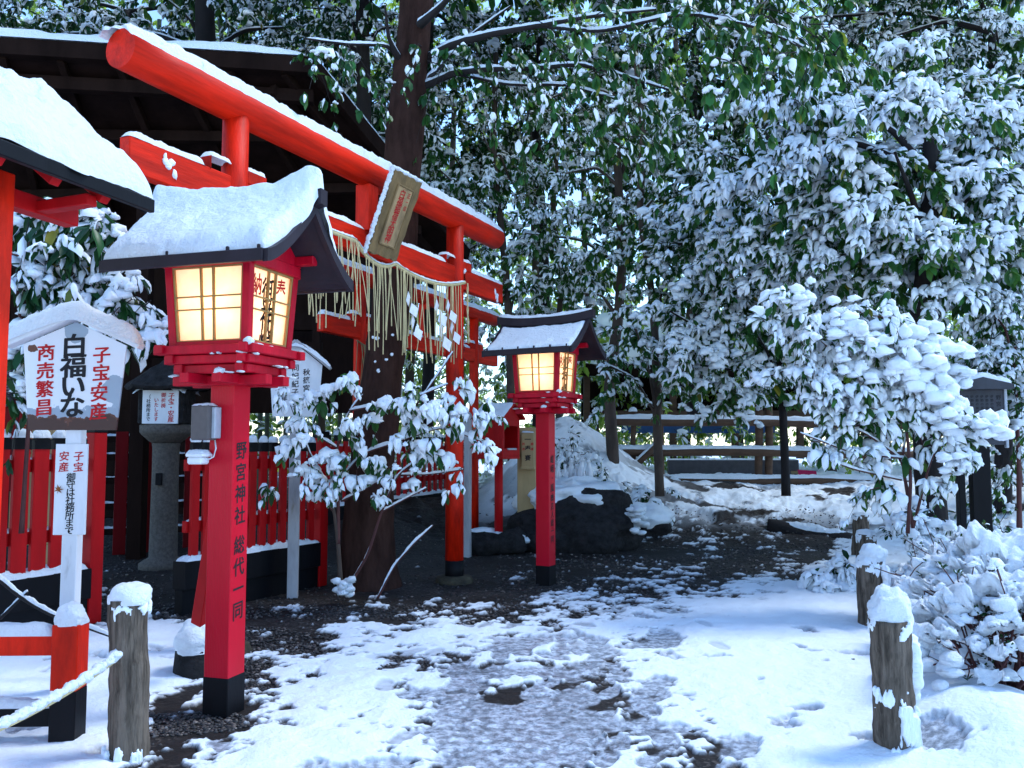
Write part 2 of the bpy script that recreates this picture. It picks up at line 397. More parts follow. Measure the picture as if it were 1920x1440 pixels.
def lump(m, c, rx, ry, rz, seed, n=14, rings=9, rough=.5, fr=1.6):
    """an irregular rounded heap (snow clot, stone)"""
    V = []; a = np.linspace(0, 2 * np.pi, n, endpoint=False)
    for i in range(rings):
        ph = -math.pi / 2 + math.pi * (i + .02) / (rings - 1 + .04)
        V.append(np.stack([np.cos(ph) * np.cos(a), np.cos(ph) * np.sin(a), np.full(n, math.sin(ph))], -1))
    V = np.array(V); V = V * (1 + rough * 2 * (fbm(V * fr + seed * 3.7, seed, 3) - .5))[..., None] * np.array([rx, ry, rz]) + np.array(c)
    F = [(i * n + j, i * n + (j + 1) % n, (i + 1) * n + (j + 1) % n, (i + 1) * n + j) for i in range(rings - 1) for j in range(n)]
    m.add(V.reshape(-1, 3), F, True)

# ---- lettering
_fc = bpy.data.curves.new('lettering_source', 'FONT'); _fc.size = 1; _fc.resolution_u = 4
_fo = bpy.data.objects.new('lettering_source', _fc); COL.objects.link(_fo); _gl = {}
def glyph(ch, bold):
    k = (ch, bold)
    if k not in _gl:
        _fc.body = ch; _fc.offset = bold; dg = bpy.context.evaluated_depsgraph_get(); dg.update()
        me = bpy.data.meshes.new_from_object(_fo.evaluated_get(dg))
        V = np.array([(v.co.x - .5, v.co.y - .38) for v in me.vertices]).reshape(-1, 2); F = [tuple(p.vertices) for p in me.polygons]
        bpy.data.meshes.remove(me); _gl[k] = (V, F)
    return _gl[k]
def letters(parent, cols, mat, o, ex, ez, bold=.016, brush=.09, name='lettering'):
    """cols: (text, x centre, z of first glyph centre, size, pitch[, width factor]); o origin, ex to the right, ez up"""
    o, ex, ez = np.array(o, float), np.array(ex, float), np.array(ez, float); V = []; F = []
    for c in cols:
        s, x, z, sz, pitch = c[:5]; wf = c[5] if len(c) > 5 else 1.0
        for i, ch in enumerate(s):
            if ch == ' ': continue
            g, f = glyph(ch, .004); nrm = np.cross(ex, ez); w = bold * 1.15
            for q_, (ox, oy) in enumerate(((0, 0), (w, w * .35), (-w, -w * .35), (w * .5, -w * .5), (-w * .5, w * .5))):
                b = len(V)
                for (gx, gy) in g:
                    gy2 = gy + brush * gx + oy; V.append(o + ex * (x + (gx + ox) * sz * wf) + ez * (z - i * pitch + gy2 * sz) + nrm * .00018 * q_)
                F += [tuple(q + b for q in t) for t in f]
    m = bpy.data.meshes.new(name); m.from_pydata([tuple(v) for v in V], [], F); m.materials.append(mat)
    ob = bpy.data.objects.new(name, m); COL.objects.link(ob); ob.parent = parent; return ob

# ================================================================== GROUND
CP = [  # picture u, v of a ground spot, snow cover, slush (trodden, wet)
 (20,1430,1,0),(150,1430,1,0),(250,1430,.55,.0),(320,1425,.40,0),(400,1430,.55,0),(520,1430,.85,0),(650,1430,.9,0),(760,1430,.7,.3),(850,1430,.42,.7),(960,1430,.4,.9),(1060,1430,.38,.9),(1150,1430,.62,.5),(1240,1430,.62,.5),(1350,1430,.48,.6),(1500,1430,.95,0),(1650,1430,1,0),(1850,1430,1,0),
 (20,1340,1,0),(150,1340,1,0),(235,1330,.95,0),(310,1345,.28,0),(420,1340,.1,0),(500,1340,.5,0),(600,1345,.82,0),(700,1340,.72,0),(800,1340,.5,.5),(880,1345,.42,.7),(960,1340,.42,.9),(1060,1335,.52,.7),(1180,1345,.45,.9),(1290,1340,.75,.2),(1420,1340,1,0),(1600,1340,1,0),(1800,1340,1,0),
 (60,1260,1,0),(220,1260,1,0),(310,1260,.95,0),(390,1290,.6,0),(470,1265,.35,0),(550,1260,.72,0),(660,1270,.85,0),(780,1260,.62,.3),(880,1260,.55,.6),(1000,1260,.48,.8),(1120,1270,.5,.8),(1230,1260,.78,.3),(1380,1260,1,0),(1550,1260,1,0),
 (250,1200,1,0),(330,1195,.8,0),(450,1200,.28,0),(560,1200,.42,0),(680,1205,.68,0),(800,1200,.86,0),(900,1200,.68,.5),(1000,1210,.7,.6),(1100,1200,.82,.2),(1230,1200,.62,.5),(1330,1190,.9,0),(1480,1200,1,0),(1600,1200,1,0),
 (200,1150,.35,0),(330,1150,.15,0),(450,1150,.05,0),(600,1150,.2,0),(720,1150,.38,0),(800,1155,.5,0),(900,1150,.48,.1),(1050,1150,.55,.2),(1200,1150,.70,.3),(1350,1150,.86,.1),(1500,1150,1,0),(1650,1150,1,0),
 (300,1110,0,0),(600,1110,.12,0),(760,1112,.12,0),(900,1110,.16,0),(1000,1112,.25,0),(1120,1110,.42,.1),(1250,1108,.5,.2),(1400,1105,.68,.1),(1500,1110,.92,0),(1620,1105,1,0),
 (300,1070,0,0),(600,1070,0,0),(900,1070,.05,0),(1060,1070,.2,0),(1200,1070,.28,0),(1350,1072,.3,0),(1480,1075,.4,0),(1560,1075,.85,0),(1650,1070,1,0),(1800,1080,1,0),
 (600,1040,0,0),(900,1040,0,0),(1080,1040,.15,0),(1230,1040,.12,0),(1400,1040,.14,0),(1520,1040,.12,0),(1650,1040,1,0),
 (600,1010,0,0),(900,1010,.05,0),(1070,1012,.3,0),(1230,1012,.45,0),(1400,1012,.32,0),(1520,1010,.15,0),(1650,1005,.9,0),
 (600,985,.05,0),(900,985,.1,0),(1100,988,.45,0),(1230,985,.85,0),(1400,985,.85,0),(1550,985,.7,0),(1750,985,1,0),
 (600,960,.1,0),(900,960,.3,0),(1200,965,.9,0),(1400,960,1,0),(1600,960,1,0),(600,920,.3,0),(900,920,.6,0),(1200,920,1,0),(1500,920,1,0),(1800,920,1,0),(300,920,.2,0),(300,1000,0,0),(100,1100,.2,0),(100,1200,.9,0),(100,1000,.1,0)]
CPa = np.array(CP, float); _m = (CPa[:, 2] > .28) & (CPa[:, 2] < .93) & (CPa[:, 1] > 1040); CPa[_m, 2] -= .07
def terrain(x, y):
    t = .74 * smooth(11.9, 15.6, y) * smooth(-3.5, 1.0, x)
    d2 = ((x - 1.0) / 1.15) ** 2 + ((y - 15.3) / 1.5) ** 2
    t = t + 1.15 * np.exp(-d2 * 1.0)
    t = t + .35 * smooth(10.5, 13, y) * smooth(-.9, -2.2, x)
    t = t + .22 * np.exp(-((x - 2.35) / .42) ** 2 - ((y - 4.2) / 1.0) ** 2) + .16 * smooth(2.9, 5.0, x) * smooth(3, 6, y) * (1 - smooth(8, 11, y))
    return t
def cover(x, y):
    u, v = proj(np.stack([x, y, np.zeros_like(x)], -1))
    s = np.zeros_like(x); q = np.zeros_like(x); w = np.zeros_like(x)
    for (cu, cv, cs, cq) in CPa:
        wt = 1.0 / ((((u - cu) / 75) ** 2 + ((v - cv) / (28 + .05 * (cv - 834))) ** 2) ** 1.7 + .02)
        s += wt * cs; q += wt * cq; w += wt
    return s / w, q / w
def make_ground():
    nv, nu = 900, 900
    vv = np.linspace(1640, 862, nv); Y = CAMH * FPX / (vv - 834); Y = Y[Y < 11.2]; Y = np.concatenate([Y, np.arange(Y[-1] + .03, 17, .03), np.linspace(17.2, 30, 50), np.linspace(34, 120, 12)])
    tt = np.concatenate([np.linspace(-3.0, -.72, 40), np.linspace(-.70, .72, nu), np.linspace(.74, 3.0, 40)])
    X = Y[:, None] * tt[None, :]; YY = np.repeat(Y[:, None], len(tt), 1); nv = len(Y); nu = len(tt)
    s, q = cover(X, YY); P = np.stack([X, YY, np.zeros_like(X)], -1)
    n1 = fbm(P * 2.6, 3, 5); n2 = fbm(P * 9.0, 11, 4); n3 = fbm(P * 26, 5, 3)
    edge = s + (n1 - .5) * .5 + (n2 - .5) * .72 + (n3 - .5) * .42
    edge = np.where(s > .93, np.maximum(edge, .8), edge)
    sn = smooth(.42, .53, edge)
    foot = np.zeros_like(X)                         # trodden footprints pressed into the snow
    fr = np.random.default_rng(21)
    for k in range(70):
        u0 = fr.normal(1020, 150); v0 = fr.uniform(1170, 1445); g = gd(u0, v0); a = fr.normal(.25, .5); L = fr.uniform(.12, .16); Wd = L * .42
        dx, dy = X - g[0], YY - g[1]; l = dx * math.sin(a) + dy * math.cos(a); c_ = dx * math.cos(a) - dy * math.sin(a)
        foot = np.maximum(foot, 1 - smooth(.75, 1.15, (l / L) ** 2 + (c_ / Wd) ** 2))
    press = np.maximum(foot * np.clip(q * 1.6 + .25, 0, 1), smooth(.50, .60, q * .50 + fbm(P * 3.6, 44, 5) * 1.5 - .50))
    billow = 1 - np.abs(2 * fbm(P * 6.5, 40, 2) - 1) ** .8
    mid = np.clip(1.35 - s, .18, 1)
    Z = terrain(X, YY) + .012 * (fbm(P * 3, 8, 3) - .5)
    Z = Z + np.sqrt(sn) * (.009 + .030 * smooth(.45, .95, s) + .020 * billow * mid + (.045 * (n1 - .5) + .020 * (n2 - .5)) * smooth(.3, .8, s)) * (1 - .75 * press)
    Z = Z + .006 * (n3 - .5) * (1 - sn) * 2 + sn * .006 * (n3 - .5)
    rough_back = smooth(12.2, 13.5, YY); Z = Z + rough_back * .24 * (fbm(P * np.array([2.2, 3.0, 1]), 70, 5) - .5) + rough_back * .11 * (fbm(P * np.array([5.5, 7.5, 1]), 73, 4) - .5)
    # bare dark hollows among the snow of the back slope
    bare = rough_back * smooth(.60, .64, fbm(P * np.array([1.6, 3.2, 1]), 77, 4)) * (YY < 16)
    sn = np.maximum(sn, smooth(12.9, 14.2, YY) * smooth(-1.2, .3, X)) * (1 - bare * (1 - np.exp(-((X - 1.0) / 1.3) ** 2 - ((YY - 14.9) / 1.6) ** 2)))
    V = np.stack([X, YY, Z], -1).reshape(-1, 3)
    ii, jj = np.meshgrid(np.arange(nv - 1), np.arange(nu - 1), indexing='ij'); b = (ii * nu + jj).ravel()
    F = np.stack([b, b + 1, b + nu + 1, b + nu], -1)
    # ground behind and beneath the viewer
    y0 = Y[0]; e = len(V); x0 = np.abs(tt).max() * y0
    V = np.vstack([V, [(-x0 * 8, -12, 0), (x0 * 8, -12, 0), (x0 * 8, y0, 0), (-x0 * 8, y0, 0)]]); F = np.vstack([F, [(e, e + 1, e + 2, e + 3)]])
    o = npmesh('ground', V, F, M['ground'], None, True); me = o.data
    for nm, A in (('snow', np.clip(sn * (1 - .93 * press), 0, 1)), ('slush', np.clip(press * smooth(.2, .7, sn + q * .8), 0, 1))):
        a = me.attributes.new(nm, 'FLOAT', 'POINT'); a.data.foreach_set('value', np.concatenate([A.ravel(), np.ones(4) * (nm == 'snow')]).astype(np.float32))
    tag(o, 'gravel and soil ground with a broken cover of trodden snow', 'ground', kind='structure')
make_ground()

ICO_V = None
def ico(sub=1):
    b = bmesh.new(); bmesh.ops.create_icosphere(b, subdivisions=sub, radius=1); V = np.array([v.co for v in b.verts]); F = np.array([[v.index for v in f.verts] for f in b.faces]); b.free(); return V, F
def pebbles():
    V0, F0 = ico(1); r = np.random.default_rng(5)
    N = 60000; v = r.uniform(1000, 1445, N); u = r.uniform(120, 1640, N); Y = CAMH * FPX / (v - 834); X = (u - 960) / FPX * Y
    s, q = cover(X, Y); P = np.stack([X, Y, 0 * X], -1)
    n1 = fbm(P * 2.6, 3, 5); n2 = fbm(P * 9.0, 11, 4)
    ok = (s + (n1 - .5) * .55 + (n2 - .5) * .55 < .52) & (r.random(N) < np.where((u < 930) & (v < 1130), .22, .95)) & (fbm(P * 1.3, 60, 3) > .36)
    ok &= ~((s > .93) | (q > .3))
    X, Y = X[ok][:14000], Y[ok][:14000]; n = len(X)
    sz = r.uniform(.004, .011, n) * (1 + .05 * Y); sc = np.stack([sz * r.uniform(.8, 1.6, n), sz * r.uniform(.8, 1.3, n), sz * r.uniform(.45, .8, n)], -1)
    a = r.uniform(0, 6.28, n); ca, sa = np.cos(a), np.sin(a)
    B = V0[None] * (1 + .3 * (r.random((n, len(V0), 1)) - .5)) * sc[:, None, :]
    V = np.stack([B[..., 0] * ca[:, None] - B[..., 1] * sa[:, None] + X[:, None], B[..., 0] * sa[:, None] + B[..., 1] * ca[:, None] + Y[:, None], B[..., 2] + (terrain(X, Y) + sz * .4)[:, None]], -1)
    F = F0[None] + (np.arange(n) * len(V0))[:, None, None]
    o = npmesh('gravel', V.reshape(-1, 3), F.reshape(-1, 3), M['pebbles'], None, True)
    tag(o, 'loose dark gravel stones showing where the snow has melted', 'gravel', kind='stuff')
pebbles()

# ================================================================== LANTERNS
def paper_lantern(loc, th, label, post_text, tsnow, near):
    root = thing('standing_lantern', label, 'lantern', (*loc, 0), -th, 'crimson paper lanterns on square posts')
    m = MB(); m.box((-.076, -.076, .20), (.076, .076, 1.80)); post = m.build('post', M['postred'], root)
    m = MB(); m.box((-.079, -.079, -.05), (.079, .079, .205)); m.build('foot', M['black'], root)
    # crossing bracket beams
    m = MB()
    for y in (-.085, .085): m.box((-.30, y - .028, 1.775), (.30, y + .028, 1.828))
    for x in (-.10, .10): m.box((x - .028, -.275, 1.781), (x + .028, .275, 1.834))
    for (hx, hy, z, w, ov) in ((.19, .165, 1.834, .05, .045), (.225, .20, 1.884, .05, .045), (.262, .235, 1.934, .052, .05)):
        for y in (-hy, hy): m.box((-hx - ov, y - w / 2, z), (hx + ov, y + w / 2, z + .047))
        for x in (-hx, hx): m.box((x - w / 2, -hy - ov, z + .004), (x + w / 2, hy + ov, z + .051))
    m.box((-.25, -.225, 1.94), (.25, .225, 1.975))
    br = m.build('bracket', M['red'], root)
    s = MB(); rs = np.random.default_rng(3 if near else 4)
    for k in range(20 if near else 12):
        side = k % 3; z = rs.choice([1.985, 1.934, 1.884, 1.832])
        if side < 2: p = (.262 + rs.uniform(-.01, .03), rs.uniform(-.25, .27), z)
        else: p = (rs.uniform(.05, .30), -.235 - rs.uniform(-.02, .03), z)
        lump(s, p, rs.uniform(.008, .022), rs.uniform(.010, .05), rs.uniform(.003, .008), int(k + 7), 10, 6, .7)
    lump(s, (.11, -.262, 1.838), .032, .022, .018, 3, 10, 7); lump(s, (.28, -.25, 1.99), .03, .03, .022, 4, 10, 7); lump(s, (-.30, -.09, 1.832), .04, .03, .010, 5, 10, 7)
    s.build('snow', M['snow'], br)
    # tapered light box: corner posts, sills, four papered windows
    z0, z1 = 1.985, 2.41; b0 = (.245, .212); b1 = (.268, .240)
    m = MB()
    for sx in (-1, 1):
        for sy in (-1, 1): m.beam((sx * (b0[0] - .02), sy * (b0[1] - .02), z0), (sx * (b1[0] - .02), sy * (b1[1] - .02), z1 + .03), .046, .046, up=(0, 1, 0))
    for sy in (-1, 1):
        m.box((-b1[0] - .004, sy * b1[1] - .022, z1 - .002), (b1[0] + .004, sy * b1[1] + .022, z1 + .06))
        m.box((-b0[0] + .02, sy * (b0[1] - .018) - .018, z0 - .004), (b0[0] - .02, sy * (b0[1] - .018) + .018, z0 + .022))
    for sx in (-1, 1):
        m.box((sx * b1[0] - .022, -b1[1] + .02, z1), (sx * b1[0] + .022, b1[1] - .02, z1 + .062))
        m.box((sx * (b0[0] - .018) - .018, -b0[1] + .04, z0 - .006), (sx * (b0[0] - .018) + .018, b0[1] - .04, z0 + .020))
        m.prism([(-.245, 0), (.245, 0), (0, .235)], (sx * .262, 0, z1 + .061), (0, 1, 0), (0, 0, 1), (1, 0, 0), .02)
    for y in (-.20, 0, .20):
        z = z1 + .065 if y else 2.655
        m.box((-.40, y - .026, z), (.40, y + .026, z + .05))
    m.build('light_box', M['red'], root)
    def window(side):                             # 0 front, 1 right, 2 back, 3 left
        if side % 2 == 0:
            sg = -1 if side == 0 else 1
            pb = np.array([0, sg * (b0[1] - .014), z0 + .018]); pt = np.array([0, sg * (b1[1] - .014), z1]); ex = np.array([-sg * 1., 0, 0]); wb, wt = b0[0] - .042, b1[0] - .042
        else:
            sg = 1 if side == 1 else -1
            pb = np.array([sg * (b0[0] - .014), 0, z0 + .018]); pt = np.array([sg * (b1[0] - .014), 0, z1]); ex = np.array([0, sg * 1., 0]); wb, wt = b0[1] - .042, b1[1] - .042
        H = np.linalg.norm(pt - pb); ez = (pt - pb) / H; en = np.cross(ex, ez)
        pn = MB(); q = -.014 * en
        pn.add([pb - ex * wb + q, pb + ex * wb + q, pt + ex * wt + q, pt - ex * wt + q], [(0, 1, 2, 3)])
        w = pn.build('window', M['lampaper'], root)
        f = MB(); wid = lambda k: wb + (wt - wb) * k
        for x in (-1, 1): f.beam(pb + ex * x * (wb - .006), pt + ex * x * (wt - .006), .013, .016, up=en, bev=.001)
        for k in (.012, .988): f.beam(pb + ez * H * k - ex * wid(k), pb + ez * H * k + ex * wid(k), .012, .018, up=en, bev=.001)
        for a in (-.20, .15): f.beam(pb + ex * 2 * wb * a / 2 * 1.0 + en * .001, pt + ex * 2 * wt * a / 2 + en * .001, .011, .016, up=en, bev=.001)
        for k in (.60, .43): f.beam(pb + ez * H * k - ex * wid(k) + en * .002, pb + ez * H * k + ex * wid(k) + en * .002, .008, .016, up=en, bev=.001)
        f.build('lattice', M['tan'], w)
        if side == 1:
            o = pb + en * -.0125
            letters(w, [('納', -.122, H * .77, .125, .1, .75), ('奉', .110, H * .79, .125, .1, .75)], M['redink'], o, ex, ez, .02)
            letters(w, [('御神燈', -.012, H * .72, .160, .142, .78)], M['ink'], o, ex, ez, .018)
    for k in range(4): window(k)
    # roof: two hollow slopes, ridge beam with upturned ends
    L, D, ze, zr = .484, .45, 2.415, 2.735
    def slope(x, v):                              # v -1..1 across, 0 at the ridge
        v = np.clip(v, -1, 1); a = np.abs(v); z = ze + (zr - ze) * (1 - a) ** 1.45
        return np.stack([x, v * D, z + .035 * np.abs(x / L) ** 4 * (1 - a)], -1)
    u, v = np.meshgrid(np.linspace(-L, L, 17), np.linspace(-1, 1, 25), indexing='ij'); A = slope(u, v); Bt = A.copy(); Bt[..., 2] -= .045
    n, mm = A.shape[:2]; m = MB()
    q = [(i * mm + j, (i + 1) * mm + j, (i + 1) * mm + j + 1, i * mm + j + 1) for i in range(n - 1) for j in range(mm - 1)]
    V = np.vstack([A.reshape(-1, 3), Bt.reshape(-1, 3)]); o2 = n * mm
    rim = [i * mm for i in range(n)] + [(n - 1) * mm + j for j in range(1, mm)] + [i * mm + mm - 1 for i in range(n - 2, -1, -1)] + [j for j in range(mm - 2, 0, -1)]
    m.add(V, q + [tuple(k + o2 for k in reversed(t)) for t in q] + [(rim[k], rim[(k + 1) % len(rim)], rim[(k + 1) % len(rim)] + o2, rim[k] + o2) for k in range(len(rim))])
    for sy in (-1, 1):                            # eave boards and snow studs
        m.box((-L - .006, sy * D - .014, ze - .052), (L + .006, sy * D + .014, ze + .010))
        for x in np.linspace(-L + .03, L - .03, 6): m.box((x - .008, sy * (D - .01) - .008, ze + .008), (x + .008, sy * (D - .01) + .008, ze + .034))
    for sx in (-1, 1):                            # verge boards
        vs = np.linspace(-1, 1, 33); c = slope(np.full(33, sx * L), vs); wv = np.stack([c, c - [0, 0, .066], c - [0, 0, .066] + [sx * .03, 0, 0], c + [sx * .03, 0, 0]], 1) + [0, 0, .008]
        m.add(wv.reshape(-1, 3), [(4 * i + k, 4 * i + (k + 1) % 4, 4 * i + 4 + (k + 1) % 4, 4 * i + 4 + k) for i in range(32) for k in range(4)] + [(0, 1, 2, 3), (128, 129, 130, 131)])
    rf = m.build('roof', M['roofdark'], root)
    xs = np.linspace(-.565, .565, 21); zc = zr + .0 + .042 * np.abs(xs / .565) ** 2.6; m = MB(); V = []
    for x, z in zip(xs, zc): V += [(x, -.036, z - .02), (x, .036, z - .02), (x, .036, z + .065), (x, -.036, z + .065)]
    m.add(V, [(4 * i + k, 4 * i + (k + 1) % 4, 4 * i + 4 + (k + 1) % 4, 4 * i + 4 + k) for i in range(20) for k in range(4)] + [(0, 1, 2, 3), (80, 81, 82, 83)])
    m.build('ridge', M['roofdark'], rf)
    if near:                                      # one thick blanket over the ridge
        def fn(u, v):
            p = slope(u * (L + .005), v * .985); x = u * (L + .080 * (1 - np.abs(v)) ** 2); p[..., 0] = x
            p[..., 2] += (.045 + .035 * np.abs(u) ** 2.6) * np.exp(-(v / .18) ** 2); return p
        snow(rf, fn, 120, 150, tsnow, .32, 4.5, 9, .05)
    else:
        for sg in (-1, 1):
            def fn(u, v, sg=sg): return slope(u * (L + .005), sg * (.12 + (v + 1) / 2 * .865))
            snow(rf, fn, 50, 40, tsnow, .4, 7, 8, .03)
        snow(rf, lambda u, v: np.stack([u * .55, v * .04, zr + .065 + .042 * np.abs(u) ** 2.6], -1), 40, 8, .035, .6, 14, 4, .06)
    lp = bpy.data.lights.new('lamp', 'POINT'); lp.energy = 3.3; lp.color = (1.0, .57, .25); lp.shadow_soft_size = .07
    lo = bpy.data.objects.new('lamp', lp); COL.objects.link(lo); lo.parent = root; lo.location = (0, 0, 2.22)
    letters(post, post_text, M['ink'], (.0775, 0, 0), (0, 1, 0), (0, 0, 1), .012)
    return root, post
TH1, TH2 = .298, .50
l1, p1 = paper_lantern((-1.567, 4.747), TH1, 'nearer crimson paper lantern with thick roof snow and a grey box on its post', [('野宮神社', 0, 1.42, .105, .118, .95), ('総代一同', 0, .905, .105, .118, .95)], .150, True)
l2, p2 = paper_lantern((.351, 8.982), TH2, 'farther crimson paper lantern with thin snow on its roof beside the beige coin box', [('嵯峨・嵐山', 0, 1.30, .09, .098, .9), ('商店人総一同', 0, .90, .08, .085, .9)], .05, False)
# fittings on the nearer post
m = MB(); m.box((-.135, -.165, 1.475), (-.02, -.078, 1.665), .008); jb = m.build('junction_box', M['metalgrey'], l1)
m = MB(); m.box((-.025, -.135, 1.485), (.0, -.0775, 1.655), .004); m.build('back_plate', M['palemetal'], jb)
snow(jb, lambda u, v: np.stack([-.078 + u * .055, -.12 + v * .042, 1.665 + 0 * u], -1), 10, 10, .012, .5, 20)
m = MB(); m.box((-.155, -.175, 1.385), (-.045, -.09, 1.405), .006); m.box((-.15, -.17, 1.345), (-.055, -.095, 1.385), .014); m.box((-.07, -.115, 1.385), (-.05, -.0775, 1.40))
sl_ = m.build('small_floodlight', M['white'], l1)
snow(sl_, lambda u, v: np.stack([-.10 + u * .052, -.132 + v * .04, 1.405 + 0 * u], -1), 12, 10, .022, .5, 20)
m = MB(); m.tube([(-.03, -.09, 1.475), (-.015, -.10, 1.43), (-.02, -.11, 1.385), (-.06, -.12, 1.365)], .004, 6); m.build('cable', M['white'], l1)
m = MB(); m.beam((-.062, .085, 1.55), (-.50, .43, .36), .075, .05, up=(0, 1, 0)); m.build('brace', M['fencered'], l1)

# ================================================================== TORII GATES
def torii(Rp, th, Sp, r, zk, rk, eL, eR, zn, hn, nL, nR, label, worn, two_tone):
    c = np.array(Rp) - np.array([math.sin(th), math.cos(th)]) * Sp / 2
    root = thing('torii_gate', label, 'torii', (*c, 0), math.pi / 2 - th); h = Sp / 2
    cols = []
    for sx in (-1, 1):
        m = MB(); m.tube([(sx * h * (1 - .012 * k / 5), 0, .22 + (zk - .22) * k / 5) for k in range(6)], [r * (1 - .01 * k) for k in range(6)], 28, seed=4)
        pl = m.build('pillar', M[worn], root); cols.append(pl)
        m = MB(); m.tube([(sx * h, 0, 0), (sx * h, 0, .12), (sx * h, 0, .235)], r * 1.02, 28); m.build('foot', M['black'], pl)
        m = MB(); m.lathe([(r * 2.0, -.06), (r * 2.05, .02), (r * 1.85, .065), (r * 1.2, .075)], 20, (sx * h, 0), True, .06, 3 + sx); m.build('base_stone', M['mossrock'], pl)
    m = MB(); m.tube([(x, 0, zk) for x in np.linspace(-h - eL, h + eR, 14)], rk, 32); kg = m.build('top_beam', M['orange_beam'], root)
    def kf(u, v):
        a = v * .95; return np.stack([-h - eL + (u + 1) / 2 * (2 * h + eL + eR), rk * 1.0 * np.sin(a), zk + rk * np.cos(a)], -1)
    snow(kg, kf, 230, 20, rk * .55, .55, 10, 5, .06)
    m = MB(); m.box((-h - nL, -.045, zn - hn), (h + nR, .045, zn), .006); nk = m.build('tie_beam', M['orange_beam'], root)
    for a, b in ((-h - nL, -h - r * 3.2), (-h + r * 2.9, -r * .9), (r * .9, h - r * 2.9), (h + r * 2.9, h + nR)):
        snow(nk, lambda u, v, a=a, b=b: np.stack([(a + b) / 2 + u * (b - a) / 2, v * .046, zn + 0 * u], -1), max(12, int(abs(b - a) * 40)), 9, .05, .5, 11, 4, .08)
    if two_tone:
        st = MB(); rr_ = np.random.default_rng(4)
        for (cx, cz, k) in ((-h - .62, zn - .09, 7), (h + .93, zn - .15, 6), (h + .12, zn - .03, 3)):
            for q in range(k): lump(st, (cx + rr_.normal(0, .025), -.047, cz + rr_.normal(0, .03)), rr_.uniform(.012, .03), .012, rr_.uniform(.015, .035), q, 9, 6)
        st.build('stuck_snow', M['leafsnow'], nk)
    for sx in (-1, 1):
        for s2 in (-1, 1):
            x0 = sx * h * .99 + s2 * r * .85; x1 = sx * h * .99 + s2 * r * 2.9; m = MB(); m.box((x0, -.055, zn - hn * .05), (x1, .055, zn + .085), .005); w = m.build('wedge', M['orange'], root)
            snow(w, lambda u, v, x0=x0, x1=x1: np.stack([(x0 + x1) / 2 + u * (x1 - x0) / 2, v * .056, zn + .085 + 0 * u], -1), 14, 9, .04, .5, 12, 4, .06)
    m = MB(); m.box((-r * .75, -r * .75, zn), (r * .75, r * .75, zk - rk * .93)); m.build('centre_strut', M['orange'], root)
    return root, cols, h, c, th
tA, colsA, hA, cA, thA = torii((-.61, 9.141), .426, 3.404, .098, 3.905, .125, .999, .992, 3.365, .225, .945, 1.111, 'large vermilion torii gate with a carved name plaque and thick snow on its top beam', 'orange_worn', True)
